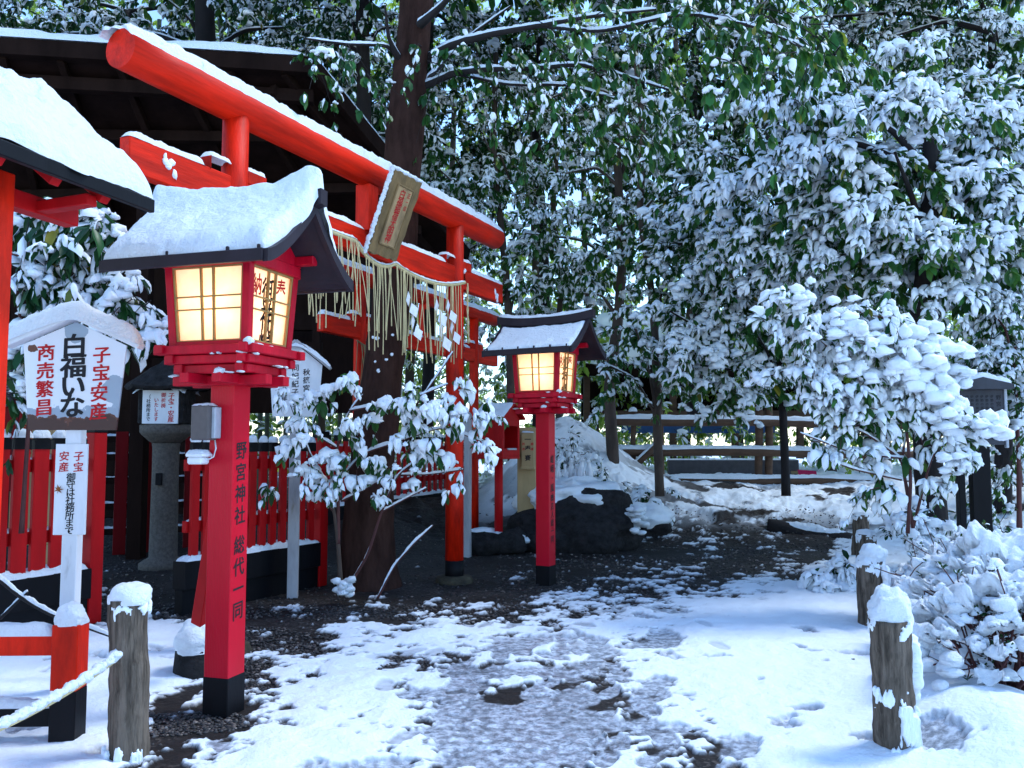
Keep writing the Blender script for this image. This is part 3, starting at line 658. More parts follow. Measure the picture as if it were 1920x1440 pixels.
# names on the pillars
def pillar_letters(pl, x, cols, r):
    for (s, ang, z, sz, pt) in cols:
        n = np.array([math.sin(ang), -math.cos(ang), 0]); ex = np.array([math.cos(ang), math.sin(ang), 0])
        letters(pl, [(s, 0, z, sz, pt, .85)], M['ink'], np.array([x, 0, 0]) + n * (r + .0035), ex, (0, 0, 1), .014, name='lettering')
pillar_letters(colsA[1], hA * .992, [('奉', .85, 3.23, .17, .2)], .095)
pillar_letters(colsA[1], hA * .995, [('大久保徳二', .35, 2.62, .085, .135), ('茶木世守', .35, 1.55, .085, .12), ('高橋祐吾', 1.05, 2.62, .085, .135), ('茶木', 1.05, 1.50, .085, .12)], .097)
pillar_letters(colsA[0], -hA * .992, [('納', .75, 3.23, .17, .2)], .095)
def plaque():
    # hangs in front of the strut, leaning forward
    root = thing('shrine_plaque', 'carved wooden name plaque with red characters leaning from the large torii gate', 'plaque', (*cA, 0), math.pi / 2 - thA)
    zb, zt, yb, yt = 3.14, 3.83, -.14, -.41; P0 = np.array([0, (yb + yt) / 2, (zb + zt) / 2]); ez = np.array([0, yt - yb, zt - zb]); H = np.linalg.norm(ez); ez /= H; ex = np.array([1., 0, 0]); en = np.cross(ex, ez); en = en if en[1] < 0 else -en
    r = np.random.default_rng(9); w, hh = .225, H / 2
    def wavy(a, b, n, amp, nrm):
        pts = []
        for k in range(n):
            t = k / n; k2 = (math.sin(t * 9.4 * 2) * .5 + math.sin(t * 23 + 1) * .5) * amp * (0.25 + min(t, 1 - t) * 3)
            pts.append((a[0] + (b[0] - a[0]) * t + nrm[0] * k2, a[1] + (b[1] - a[1]) * t + nrm[1] * k2))
        return pts
    outer = wavy((-w, -hh), (w, -hh), 16, .02, (0, 1)) + wavy((w, -hh), (w, hh), 24, .018, (1, 0)) + wavy((w, hh), (-w, hh), 16, .02, (0, 1)) + wavy((-w, hh), (-w, -hh), 24, .012, (1, 0))
    m = MB(); m.prism(outer, P0, ex, ez, en, .035); fr = m.build('frame', M['plaqueframe'], root)
    m = MB(); iw, ih = .125, .27
    for a in ((-iw, -ih, -iw, ih), (iw, -ih, iw, ih), (-iw, ih, iw, ih), (-iw, -ih, iw, -ih)):
        m.beam(P0 + ex * a[0] + ez * a[1] + en * .042, P0 + ex * a[2] + ez * a[3] + en * .042, .016, .018, up=en)
    m.build('moulding', M['plaqueframe'], fr)
    m = MB(); c = P0 + en * .037; m.obox(c, (iw - .006, .004, ih - .006), [ex, -en, ez], .001); pn = m.build('name_board', M['plaquewood'], root)
    o = c + en * .0065
    letters(pn, [('白福稲荷大明神', -.022, .205, .092, .068, 1.0)], M['redink'], o, ex, ez, .010)
    letters(pn, [('正一位', .078, .215, .05, .058, 1.0)], M['redink'], o, ex, ez, .006)
    s = MB(); rr = np.random.default_rng(2)
    for k in range(22):
        t = k / 21; p = P0 + ex * (-w - .012 + rr.normal(0, .004)) + ez * (hh * (2 * t - 1)) + en * .008; lump(s, p, .014, .024, .030, k, 9, 6)
    for k in range(16):
        t = k / 15; p = P0 + ex * (w * (2 * t - 1)) + ez * (hh + .012) + en * .010; lump(s, p, .024, .03, .022, k + 40, 9, 6)
    s.build('snow', M['snow'], root)
    m = MB()
    for sx in (-1, 1): m.lathe([(.001, 0), (.008, .002), (.008, .006), (.001, .009)], 8)
    return root
plaque()
def straw_rope(root_c, th, label, pts, sags, n, ln, rad, mat, papers, seed, yoff):
    root = thing('straw_rope', label, 'straw rope', (*root_c, 0), math.pi / 2 - th); r = np.random.default_rng(seed)
    P = []
    for (a, b, sg) in zip(pts[:-1], pts[1:], sags):
        for k in range(16):
            t = k / 16; P.append((a[0] + (b[0] - a[0]) * t, yoff, a[1] + (b[1] - a[1]) * t - sg * 4 * t * (1 - t)))
    P.append((pts[-1][0], yoff, pts[-1][1])); P = np.array(P); m = MB()
    L = np.concatenate([[0], np.cumsum(np.linalg.norm(np.diff(P, axis=0), axis=1))])
    ss = np.linspace(0, L[-1], 260); Q = np.stack([np.interp(ss, L, P[:, k]) for k in range(3)], -1)
    for ph in (0, 2.09, 4.19):                    # three twisted strands
        a = ss * 2 * np.pi / .05 + ph; m.tube(Q + np.stack([0 * a, np.cos(a) * rad * .55, np.sin(a) * rad * .55], -1), rad * .62, 6)
    rp = m.build('rope', M[mat], root)
    if rad > .012: snow(rp, lambda u, v: np.stack([np.interp((u + 1) / 2 * L[-1], L, P[:, 0]), yoff + v * rad, np.interp((u + 1) / 2 * L[-1], L, P[:, 2]) + rad], -1), 120, 7, .018, 1.2, 9, 3, .1)
    k = 0
    while k < n:
        s0 = (.03 + .94 * ((k + r.uniform(0, 1.6)) / n)) * L[-1]; g = int(r.integers(1, 4))
        for q in range(g):
            s1 = min(max(s0 + r.normal(0, .09), 0), L[-1]); p = np.array([np.interp(s1, L, P[:, i]) for i in range(3)]); l = ln * r.uniform(.7, 1.08); dx = r.normal(.03, .05); dy = r.normal(0, .03)
            m = MB(); m.tube([p + np.array([dx * t + .01 * math.sin(3 * t + q), -.01 + dy * t, -l * t]) for t in np.linspace(0, 1, 6)], [.0045, .0042, .004, .004, .004, .0062], 5); m.build('straw_strand', M[mat], root); k += 1
    for (sx, w) in papers:
        p = np.array([np.interp(sx * L[-1], L, P[:, i]) for i in range(3)]) + [0, -.03, -.12 - .1 * r.random()]; m = MB(); x = 0
        for q in range(4):
            a = p + [x, -.012 * (q % 2), -q * w * 1.05]; e = np.array([.85, .25 * (-1) ** q, -.45]) * w; f = np.array([-.38, 0, -.92]) * w; m.add([a, a + e, a + e + f, a + f, a + [0, .002, 0], a + e + [0, .002, 0], a + e + f + [0, .002, 0], a + f + [0, .002, 0]], [(0, 1, 2, 3), (7, 6, 5, 4), (0, 1, 5, 4), (1, 2, 6, 5), (2, 3, 7, 6), (3, 0, 4, 7)]); x += w * .42
        m.build('paper_streamer', M['paper'], root)
    return root
sr = straw_rope(cA, thA, 'long twisted straw rope with hanging straws strung across the large torii gate', [(-hA + .05, 3.28), (-.35, 3.20), (.28, 3.12), (hA - .02, 3.19)], [.03, .10, .09], 92, .78, .017, 'straw', [(.64, .10), (.80, .115), (.87, .10)], 5, -.125)
m = MB(); q = [(hA + .03 - .02 * t + .05 * t * t, -.13, 3.19 - .62 * t) for t in np.linspace(0, 1, 12)]
for ph in (0, 3.14): m.tube([(p[0] + .006 * math.cos(k * 1.6 + ph), p[1] + .006 * math.sin(k * 1.6 + ph), p[2]) for k, p in enumerate(q)], .008, 6)
lump(m, q[-1], .018, .018, .03, 3, 8, 6); m.build('rope_tail', M['straw'], sr)

tB, colsB, hB, cB, thB = torii((-.56, 12.62), .408, 3.05, .072, 3.40, .095, .75, .75, 2.86, .19, .75, .75, 'smaller vermilion torii gate standing behind the thick tree trunk', 'orange_worn', False)
m = MB(); m.box((-.13, -.10, 2.92), (.13, -.075, 3.22)); fr_ = m.build('plaque', M['darkwood'], tB)
straw_rope(cB, thB, 'thin old straw rope hanging at the left pillar of the smaller torii gate', [(-hB - .18, 2.63), (-hB + .35, 2.55)], [.02], 16, .75, .010, 'oldstraw', [], 8, -.09)

# ================================================================== SIGNS, FENCES AND SMALL FURNITURE
def lattice_axis(p, q):
    d = np.array(q[:2]) - np.array(p[:2]); L = np.hypot(*d); return L, math.atan2(d[1], d[0])

def house_sign(loc, rotz, label, w, zb, zs, za, over, postw, face, nm, roofsnow, tz=1.10, ptop=None):
    """a house shaped board on a post"""
    root = thing(nm, label, 'sign', (*loc, 0), rotz)
    m = MB(); m.box((-postw / 2, -postw / 2, -.05), (postw / 2, postw / 2, ptop or zb + .1)); post = m.build('post', M['white'] if face == 'signface' else M['greywood'], root)
    m = MB(); m.prism([(-w * .46, zb), (w * .46, zb), (w * .54, zs), (0, za), (-w * .54, zs)], (0, -postw / 2 - .016, 0), (1, 0, 0), (0, 0, 1), (0, 1, 0), .016); bd = m.build('board', M[face], root)
    m = MB(); sl = (za - zs) / (w * .54)
    for sx in (-1, 1):
        e = np.array([sx * over, 0, za + .03 - over * sl]); m.beam((0, -postw / 2 - .03, za + .03), e + [0, -postw / 2 - .03, 0], .10, .03, up=(0, 0, 1))
    rf = m.build('roof', M['white'] if face == 'signface' else M['greywood'], root)
    def fn(u, v):
        x = u * over; return np.stack([x, -postw / 2 - .03 + v * .056, za + .048 - np.sqrt(x * x + .008) * sl], -1)
    snow(rf, fn, 60, 14, roofsnow, .45, 7, 4, .04, sag=.0)
    return root, post, bd
sp = at(147, 700, 5.0)
e1, e1p, e1b = house_sign((sp[0], sp[1]), .10, 'white house shaped sign with peeling rusty bottom and bold black and red writing', .53, 1.535, 2.03, 2.165, .375, .085, 'signface', 'shrine_sign', .10)
sy = -.0425 - .018
letters(e1b, [('白福いな', -.005, 2.025, .148, .116, 1.0)], M['ink'], (0, sy, 0), (1, 0, 0), (0, 0, 1), .026, .06)
letters(e1b, [('商売繁昌', -.160, 1.985, .102, .106, 1.0), ('子宝', .150, 1.975, .102, .105, 1.0), ('・', .148, 1.805, .08, .1), ('安産', .142, 1.750, .102, .105, 1.0)], M['redink'], (0, sy, 0), (1, 0, 0), (0, 0, 1), .020, .08)
m = MB(); m.box((-.086, -.060, .935), (.090, -.0425, 1.455), .002); nb = m.build('notice_plate', M['white'], e1)
letters(nb, [('子宝', .042, 1.385, .058, .062), ('安産', -.038, 1.385, .058, .062)], M['redink'], (0, -.0615, 0), (1, 0, 0), (0, 0, 1), .016)
letters(nb, [('御守は社務所まで', .004, 1.265, .052, .0435), ('・', .004, .955, .05, .05)], M['ink'], (0, -.0615, 0), (1, 0, 0), (0, 0, 1), .014)
# a dry maple leaf caught on the plate
m = MB(); V = [(0, 0, 0)]
for k in range(14):
    a = k * 2 * math.pi / 14; rr = .030 if k % 2 == 0 else .010; V.append((rr * math.cos(a), -.004 * (k % 3), rr * math.sin(a)))
m.add(V, [(0, k + 1, (k + 1) % 14 + 1) for k in range(14)])
c_, s_ = math.cos(.1), math.sin(.1); lo_ = np.array([-.058, -.068]); mp = m.build('fallen_leaf', M['brownleaf']); mp.location = (sp[0] + c_ * lo_[0] - s_ * lo_[1], sp[1] + s_ * lo_[0] + c_ * lo_[1], 1.195)
tag(mp, 'brown maple leaf stuck to the small white notice plate', 'leaf')

sp2 = at(556, 700, 8.26)
e2, e2p, e2b = house_sign((sp2[0], sp2[1]), .16, 'pale house shaped sign with black writing just right of the nearer lantern', .46, 1.72, 2.22, 2.42, .33, .10, 'white', 'name_sign', .05)
letters(e2b, [('秋篠宮さま', .10, 2.15, .07, .078), ('同妃紀子さま', -.005, 2.19, .07, .078), ('御参拝', -.11, 2.05, .07, .078)], M['ink'], (0, -.05 - .018, 0), (1, 0, 0), (0, 0, 1), .012)
p3 = at(874, 1000, 11.2)
m = MB(); m.box((-.055, -.055, -.05), (.055, .055, 1.85)); m.prism([(-.055, 0), (.055, 0), (0, .05)], (0, -.055, 1.85), (1, 0, 0), (0, 0, 1), (0, 1, 0), .11); o = m.build('timber_post', M['greywood']); o.location = (p3[0], p3[1], 0); o.rotation_euler.z = -.3
tag(o, 'bare pale timber post standing just behind the right torii pillar', 'post')

# red picket fences
def picket_fence(p, q, label, zt, zp, n, pw, matname, group='red picket fences round the shrine', base=True, snowy=True, endpost=True, pk0=0):
    L, ang = lattice_axis(p, q); root = thing('picket_fence', label, 'fence', (p[0], p[1], 0), ang, group)
    r = np.random.default_rng(int(abs(p[0]) * 100)); 
    if base:
        m = MB(); m.box((-.05, -.08, zp - .24), (L + .05, .08, zp)); m.box((-.05, -.05, -.05), (L + .05, .05, zp - .24)); b = m.build('plinth', M['black'], root)
        if snowy: snow(b, lambda u, v: np.stack([L / 2 + u * (L / 2 + .04), v * .079, zp + 0 * u], -1), int(L * 45), 12, .055, .9, 9, 4, .06)
    m = MB()
    for z in (zp + .62 * (zt - zp) + .12, zp + .24): m.box((0, -.012, z), (L, .04, z + .10))
    rl = m.build('rail', M[matname], root)
    if snowy:
        for z in (zp + .62 * (zt - zp) + .22, zp + .34): snow(rl, lambda u, v, z=z: np.stack([L / 2 + u * L / 2, -.002 + v * .012, z + 0 * u], -1), int(L * 30), 5, .03, 1.0, 8, 3, .1)
    for k in range(n):
        x = (k + .5) * L / n; m = MB(); m.box((x - pw / 2, -.05, zp - .02), (x + pw / 2, -.015, zt - .11), .004); pk = m.build('picket', M[matname], root)
        m = MB(); m.prism([(-pw / 2 - .004, 0), (pw / 2 + .004, 0), (pw / 2 + .004, .075), (0, .115), (-pw / 2 - .004, .075)], (x, -.055, zt - .115), (1, 0, 0), (0, 0, 1), (0, 1, 0), .045); cp = m.build('picket_cap', M['black'], pk)
        if snowy: cap(cp, (x, -.033, zt - .022), pw * .52, .055, 10, over=1.0)
    if endpost:
        for x in (L + .10,):
            m = MB(); m.box((x - .06, -.07, 0), (x + .06, .05, zt + .02)); ep = m.build('end_post', M[matname], root)
            m = MB(); m.box((x - .064, -.074, zt + .02), (x + .064, .054, zt + .09)); m.build('post_cap', M['black'], ep)
    return root
fa = gd(-120, 1105, .45); fb = gd(150, 1066, .45)
picket_fence(fa, fb, 'bright red picket fence with black tips at the left edge behind the rusty sign', 1.53, .45, 7, .125, 'fencered')
fa = gd(345, 1052, .45); fb = gd(585, 1017, .45)
picket_fence(fa, fb, 'red picket fence between the nearer lantern and the thick tree trunk', 1.50, .45, 12, .085, 'fencered')
fa = gd(600, 966, .45); fb = gd(838, 931, .45)
picket_fence(fa, fb, 'red picket fence behind the thick tree trunk and the smaller torii gate', 1.62, .55, 18, .10, 'fencered')
# dark inner lattice fence
ia = at(165, 900, 10.9); ib = at(400, 900, 11.6); L, ang = lattice_axis(ia, ib); root = thing('lattice_fence', 'dark red lattice fence with heavy rails in the shade behind the stone lantern', 'fence', (ia[0], ia[1], 0), ang)
m = MB()
for z in (.30, .62, .95, 1.25, 1.48): m.box((0, -.03, z), (L, .03, z + .085))
rl = m.build('rail', M['darkwood'], root)
for z in (.385, .705, 1.035, 1.335, 1.565): snow(rl, lambda u, v, z=z: np.stack([L / 2 + u * L / 2, v * .03, z + 0 * u], -1), 60, 6, .022, 1.0, 8, 4, .1)
for x in (.10, .38, .70, 1.22, 1.45):
    m = MB(); m.box((x - .075, -.07, .05), (x + .075, -.03, 1.62)); m.build('upright', M['darkred'], root)
# stone lantern
p = gd(305, 1065); st = thing('stone_lantern', 'grey stone lantern with a round pillar and a small white notice in its fire box', 'stone lantern', (p[0], p[1], 0), .05)
m = MB(); m.lathe([(.27, -.05), (.27, .06), (.22, .10), (.16, .13), (.155, .6), (.15, 1.15), (.152, 1.42), (.16, 1.47)], 28, jit=.012); pl = m.build('pillar', M['stone'], st)
m = MB(); m.box((-.05, -.19, .98), (.02, -.142, 1.12)); m.build('niche', M['black'], pl)
m = MB(); m.lathe([(.16, 1.47), (.20, 1.50), (.28, 1.57), (.30, 1.60), (.30, 1.68), (.28, 1.69)], 28, jit=.02); m.build('platform', M['stone'], st)
m = MB(); m.box((-.26, -.24, 1.69), (.26, .24, 2.12), .02); m.build('fire_box', M['rock'], st)
m = MB(); V = []
for k, (r, z) in enumerate([(.46, 2.09), (.48, 2.12), (.45, 2.16), (.30, 2.29), (.20, 2.37), (.10, 2.42), (.06, 2.46)]):
    for j in range(24):
        a = 2 * math.pi * j / 24; s6 = 1 / math.cos((a % (math.pi / 3)) - math.pi / 6) * .93; V.append((r * s6 * math.cos(a), r * s6 * math.sin(a), z + (.03 if k < 3 else 0) * (s6 - .93) * 6))
m.add(V, [(i * 24 + j, i * 24 + (j + 1) % 24, i * 24 + 24 + (j + 1) % 24, i * 24 + 24 + j) for i in range(6) for j in range(24)] + [tuple(range(23, -1, -1)), tuple(range(144, 168))]); rf = m.build('roof', M['rock'], st)
snow(rf, lambda u, v: np.stack([u * .30, v * .30, 2.40 - .42 * np.sqrt(u * u + v * v + .001) * .6], -1), 26, 26, .018, 1.4, 6, 3, .1)
m = MB(); m.box((-.195, -.262, 1.695), (.215, -.242, 2.085), .002); nt = m.build('notice', M['white'], st)
letters(nt, [('子宝・安産', .135, 2.02, .075, .068)], M['redink'], (0, -.2635, 0), (1, 0, 0), (0, 0, 1), .016)
letters(nt, [('御祈祷', .045, 2.03, .058, .062), ('いたします', -.035, 1.97, .055, .055)], M['redink'], (0, -.2635, 0), (1, 0, 0), (0, 0, 1), .014)
letters(nt, [('（社務所まで', -.125, 2.01, .052, .052)], M['ink'], (0, -.2635, 0), (1, 0, 0), (0, 0, 1), .012)
# beige offering box behind the left fence, and the small dark altar plaque
p = at(60, 850, 8.0); ob = thing('offering_box', 'beige offering box with red writing behind the left picket fence', 'box', (p[0], p[1], 0), .25)
m = MB(); m.box((-.55, -.3, .55), (.26, .3, 1.72), .012); bx = m.build('body', M['beige'], ob); m = MB(); m.box((-.58, -.33, 1.72), (.29, .33, 1.80), .01); m.box((-.55, -.31, 0), (-.45, .3, .55)); m.box((.16, -.31, 0), (.26, .3, .55)); m.build('lid', M['beige'], ob)
letters(bx, [('商売繁昌', .04, 1.60, .085, .10), ('子宝安産', .19, 1.60, .085, .10)], M['redink'], (0, -.3015, 0), (1, 0, 0), (0, 0, 1), .012)
p = at(14, 720, 7.4); al = thing('altar_board', 'dark shrine board with pale outlined characters above the beige box', 'board', (p[0], p[1], 0), .2)
m = MB(); m.box((-.30, -.02, 1.05), (.13, .02, 2.35)); b_ = m.build('panel', M['darkred'], al); m = MB(); m.box((-.18, -.015, 0), (.05, .015, 1.05)); m.build('stand', M['ink'], al); m = MB(); m.box((-.20, -.07, 1.78), (.07, -.0205, 2.24)); q_ = m.build('plate', M['ink'], al)
letters(q_, [('白福大明神', .0, 2.19, .10, .092)], M['metalgrey'], (0, -.0715, 0), (1, 0, 0), (0, 0, 1), .01)
# mailbox shaped red offering box on a post
p = at(935, 985, 11.6); zb = .30; mb = thing('red_post_box', 'small red roofed box on a round post beside the beige post', 'box', (p[0], p[1], zb - .02), -.55)
m = MB(); m.tube([(0, 0, -.15), (0, 0, .4), (0, 0, 1.0)], .058, 16); m.build('post', M['fencered'], mb)
m = MB(); m.box((-.20, -.22, .98), (.20, .22, 1.02)); m.box((-.20, -.22, 1.02), (-.17, .22, 1.52)); m.box((.17, -.22, 1.02), (.20, .22, 1.12)); m.box((.17, -.22, 1.42), (.20, .22, 1.52)); m.box((.17, -.22, 1.12), (.20, -.17, 1.42)); m.box((.17, .17, 1.12), (.20, .22, 1.42)); m.box((-.17, -.22, 1.02), (.17, -.19, 1.52)); m.box((-.17, .19, 1.02), (.17, .22, 1.52))
for x in (-.20, .17): m.prism([(-.22, 0), (.22, 0), (0, .17)], (x, 0, 1.52), (0, 1, 0), (0, 0, 1), (1, 0, 0), .03)
bx = m.build('body', M['fencered'], mb); m = MB(); m.box((.19, -.10, 1.10), (.215, .12, 1.125)); m.build('letter_slot', M['palemetal'], bx)
m = MB()
for sy in (-1, 1): m.beam((-.26, sy * .145, 1.615), (.26, sy * .145, 1.615), .33, .03, up=(0, -sy * .55, -.83) if False else (0, sy * .60, .80))
rf = m.build('roof', M['fencered'], mb)
for sy in (-1, 1): snow(rf, lambda u, v, sy=sy: np.stack([u * .25, sy * (.145 + v * .125), 1.638 - .75 * v * .125], -1), 20, 14, .03, .6, 9, 5, .05)
m = MB(); r_ = np.random.default_rng(12); rk = thing('rock_pile', 'small pile of dark stones under the red post box', 'rocks', (p[0], p[1], 0))
for k in range(7): lump(m, (r_.uniform(-.35, .35), r_.uniform(-.25, .2), r_.uniform(0, .18)), r_.uniform(.16, .26), r_.uniform(.14, .2), r_.uniform(.12, .2), k + 20)
o = m.build('stones', M['rock'], rk); m = MB()
for k in range(7): lump(m, (r_.uniform(-.35, .35), r_.uniform(-.3, .1), r_.uniform(.16, .30)), r_.uniform(.12, .2), r_.uniform(.10, .16), .05, k + 60)
m.build('snow', M['snow'], o)
# beige post with coin box
p = at(988, 1004, 12.0); zb = p[2]; cb = thing('coin_post', 'beige square post with a coin box next to the farther lantern', 'post', (p[0], p[1], zb), -.12)
m = MB(); m.box((-.128, -.07, -.2), (.128, .07, 1.50), .006); m.build('post', M['beige'], cb)
m = MB(); m.box((-.06, -.16, .94), (.115, -.07, 1.43), .006); m.box((-.07, -.175, .92), (.125, -.065, .955)); cx = m.build('coin_box', M['beige'], cb)
m = MB(); m.box((-.015, -.1625, 1.330), (.075, -.158, 1.342)); m.build('slot', M['ink'], cx)
letters(cx, [('奉賽', .03, 1.21, .085, .13)], M['ink'], (0, -.1622, 0), (1, 0, 0), (0, 0, 1), .02)
letters(cx, [('商売', -.03, 1.27, .04, .07), ('開運', .09, 1.27, .04, .07)], M['redink'], (0, -.1622, 0), (1, 0, 0), (0, 0, 1), .02)
snow(cx, lambda u, v: np.stack([.027 + u * .085, -.115 + v * .045, 1.43 + 0 * u], -1), 12, 8, .02, .6, 14)
# orange rail fence near the left edge
p = gd(125, 1398); rf_ = thing('low_rail_fence', 'low vermilion rail fence with black feet and snow on its rail at bottom left', 'fence', (p[0], p[1], 0), .04)
for x in (0, -1.5):
    m = MB(); m.box((x - .062, -.062, .27), (x + .062, .062, .585)); ps = m.build('post', M['orange'], rf_); m = MB(); m.box((x - .062, -.062, -.05), (x + .062, .062, .27)); m.build('foot', M['black'], ps); cap(ps, (x, 0, .585), .060, .085, sq=True)
m = MB(); m.box((-1.44, -.035, .435), (-.062, .035, .53)); t_ = m.build('rail', M['orange'], rf_); snow(t_, lambda u, v: np.stack([-.75 + u * .69, v * .036, .53 + 0 * u], -1), 70, 10, .065, .4, 9, 4, .03)
m = MB(); m.box((-1.44, -.035, .10), (-.062, .035, .19)); t_ = m.build('rail', M['black'], rf_); snow(t_, lambda u, v: np.stack([-.75 + u * .69, v * .036, .19 + 0 * u], -1), 70, 10, .045, .5, 9, 4, .03)
def plaster(m, r, z0, z1, a0, a1, thr, seed, t=.018, nu=60, nv=50):
    """thin irregular patches of snow stuck to the side of a round post"""
    a, z = np.meshgrid(np.linspace(a0, a1, nu), np.linspace(z0, z1, nv), indexing='ij'); B = np.stack([np.cos(a), np.sin(a), z], -1)
    e = np.minimum(np.minimum((a - a0), (a1 - a)) / .35, np.minimum(z - z0, z1 - z) / .05)
    mar = fbm(B * np.array([2.6, 2.6, 7]) + seed * 1.7, seed, 4) + np.clip(e, 0, 1) * .25 - .25 - thr; keep = mar > 0; th = np.clip(mar / .10, 0, 1) ** .5 * t * (1 + .8 * (fbm(B * 14, seed + 2, 3) - .5))
    V = np.stack([(r * 1.0 + th) * np.cos(a), (r * 1.0 + th) * np.sin(a), z], -1); V2 = np.stack([(r * .93) * np.cos(a), (r * .93) * np.sin(a), z], -1)
    F = []
    for i in range(nu - 1):
        for j in range(nv - 1):
            if keep[i, j] and keep[i + 1, j] and keep[i + 1, j + 1] and keep[i, j + 1]: F.append((i * nv + j, (i + 1) * nv + j, (i + 1) * nv + j + 1, i * nv + j + 1))
    ed = {}
    for f in F:
        for p, q in zip(f, f[1:] + f[:1]): k = (min(p, q), max(p, q)); ed[k] = ed.get(k, 0) + 1
    n = nu * nv; F2 = F + [(p, q, q + n, p + n) for (p, q), c in ed.items() if c == 1]
    used = sorted({i for f in F2 for i in f}); mp = {u: i for i, u in enumerate(used)}; A = np.vstack([V.reshape(-1, 3), V2.reshape(-1, 3)])
    if used: m.add(A[used], [tuple(mp[i] for i in f) for f in F2], True)
# bark covered bollards
def bollard(g, r, zt, hs, label, seed, extra=None, bite=0.):
    root = thing('wooden_bollard', label, 'bollard', (g[0], g[1], 0), 0, 'bark covered wooden bollards along the path')
    m = MB(); n = 30; zz = np.linspace(-.08, zt, 26); m.tube([(.01 * math.sin(z * 4 + seed), .006 * math.cos(z * 5), z) for z in zz], [r * (1.06 - .08 * (z / zt)) for z in zz], n, seed=seed, rough=.16, rs=14)
    pt = m.build('post', M['logwood'], root); cap(pt, (0, 0, zt - .015), r * 1.0, hs, 26)
    m = MB(); rr = np.random.default_rng(seed)
    plaster(m, r, zt - .09, zt + .02, 0, 6.28, .46, seed, .012, 110, 36); plaster(m, r * 1.05, -.06, .10, 3.3, 6.2, .47, seed + 9, .014, 90, 40)
    if extra: extra(m, r)
    m.build('stuck_snow', M['leafsnow'], pt); return root
bollard(gd(235, 1425), .084, .735, .075, 'bark covered bollard right of the low vermilion fence', 1)
def ex1(m, r):
    plaster(m, r, -.02, .27, 4.5, 6.0, .38, 31, .028, 90, 90); plaster(m, r, .22, .60, 5.95, 7.3, .38, 32, .035, 60, 80); plaster(m, r, .24, .34, 3.3, 5.0, .40, 35, .02, 60, 40)
b1g = gd(1679, 1425); bollard(b1g, .090, .640, .150, 'nearest bollard on the right with a tall snow cap and snow plastered sides', 2, ex1)
def ex2(m, r):
    plaster(m, r, .10, .52, 5.2, 7.0, .40, 36, .04); plaster(m, r, .42, .54, 3.4, 6.0, .46, 37, .015)
bollard(gd(1636, 1182), .098, .545, .140, 'second bollard from the front on the right with a tall snow cap', 3, ex2)
bollard((3.66, 8.9, 0), .095, .53, .055, 'third bollard from the front on the right with a thin snow cap', 4)
bollard((4.45, 11.0, 0), .10, .56, .035, 'farthest of the bark bollards on the right half hidden by the third', 5)
# snowy rope from the left bollard
g = gd(235, 1425); m = MB(); a = np.array([g[0] - .02, g[1] - .09, .475]); b = np.array([-2.02, 2.85, .40])
P = [a + (b - a) * t + np.array([0, 0, -.10 * 4 * t * (1 - t) * .5]) for t in np.linspace(0, 1, 24)]; m.tube(P, .011, 8); rp = m.build('rope', M['straw']); m = MB()
for k in range(90):
    t = k / 89; q = a + (b - a) * t + np.array([0, 0, -.20 * t * (1 - t) + .016]); lump(m, q, .020 + .008 * (math.sin(k * 1.7) > .3), .022, .017 + .006 * math.sin(k * .9), k, 8, 6)
lump(m, a + [.0, .0, .02], .03, .03, .025, 3); m.build('snow', M['snow'], rp); tag(rp, 'snow coated rope running from the left bollard toward the bottom left', 'rope')
# stone with snow under the brace
g = gd(366, 1268); m = MB(); m.lathe([(.13, -.05), (.135, .05), (.125, .17), (.10, .20)], 14, jit=.14); sn_ = m.build('stone_block', M['rock']); sn_.location = g; cap(sn_, (0, 0, .17), .125, .16, 20); tag(sn_, 'dark stone block under a snow heap behind the nearer lantern post', 'stone')

# ================================================================== BUILDINGS
# near left shelter: only its snowy right slope and one post reach into the picture
E_ = at(282, 388, 4.0); ly = np.array([math.sin(.29), math.cos(.29), 0]); lx = np.array([math.cos(.29), -math.sin(.29), 0]); up = np.array([0, 0, 1.])
sh = thing('red_shelter', 'small red shelter with a thick snowy roof at the left edge', 'shelter', (E_[0], E_[1], 0), -.29)
def loc(p): d = np.array(p) - np.array([E_[0], E_[1], 0]); return np.array([d @ lx, d @ ly, d[2]])
ze_ = E_[2]; rise, run = .56, .70
m = MB()
m.beam((0.012, -2.3, ze_), (0.012, .0, ze_), .03, .062); m.prism([(0, 0), (-run, rise), (-2 * run, 0), (-2 * run + .02, -.05), (-run, rise - .06), (-.02, -.05)], (0, 0, ze_ + .02), (1, 0, 0), (0, 0, 1), (0, -1, 0), .03)
m.add([(0, -2.3, ze_ + .02), (0, 0, ze_ + .02), (-run, 0, ze_ + rise), (-run, -2.3, ze_ + rise), (-2 * run, 0, ze_ + .02), (-2 * run, -2.3, ze_ + .02), (0, -2.3, ze_ - .01), (0, 0, ze_ - .01), (-run, 0, ze_ + rise - .03), (-run, -2.3, ze_ + rise - .03), (-2 * run, 0, ze_ - .01), (-2 * run, -2.3, ze_ - .01)], [(0, 1, 2, 3), (3, 2, 4, 5), (9, 8, 7, 6), (11, 10, 8, 9)])
rf = m.build('roof', M['black'], sh)
def sfn(u, v):
    t = (v + 1) / 2; x = .02 - t * (run + .02); return np.stack([x, -1.15 + u * 1.155, ze_ + .035 + t * rise], -1)
snow(rf, sfn, 260, 130, .135, .75, 5, 7, .06)
snow(rf, lambda u, v: np.stack([-run - (v + 1) / 2 * run, -1.15 + u * 1.155, ze_ + .02 + rise * (1 - (v + 1) / 2)], -1), 60, 30, .13, .35, 5, 7, .03)
m = MB()
for y in np.linspace(-2.2, -.25, 8): m.beam((-.03, y, ze_ - .03), (-run + .02, y, ze_ + rise - .07), .05, .05)
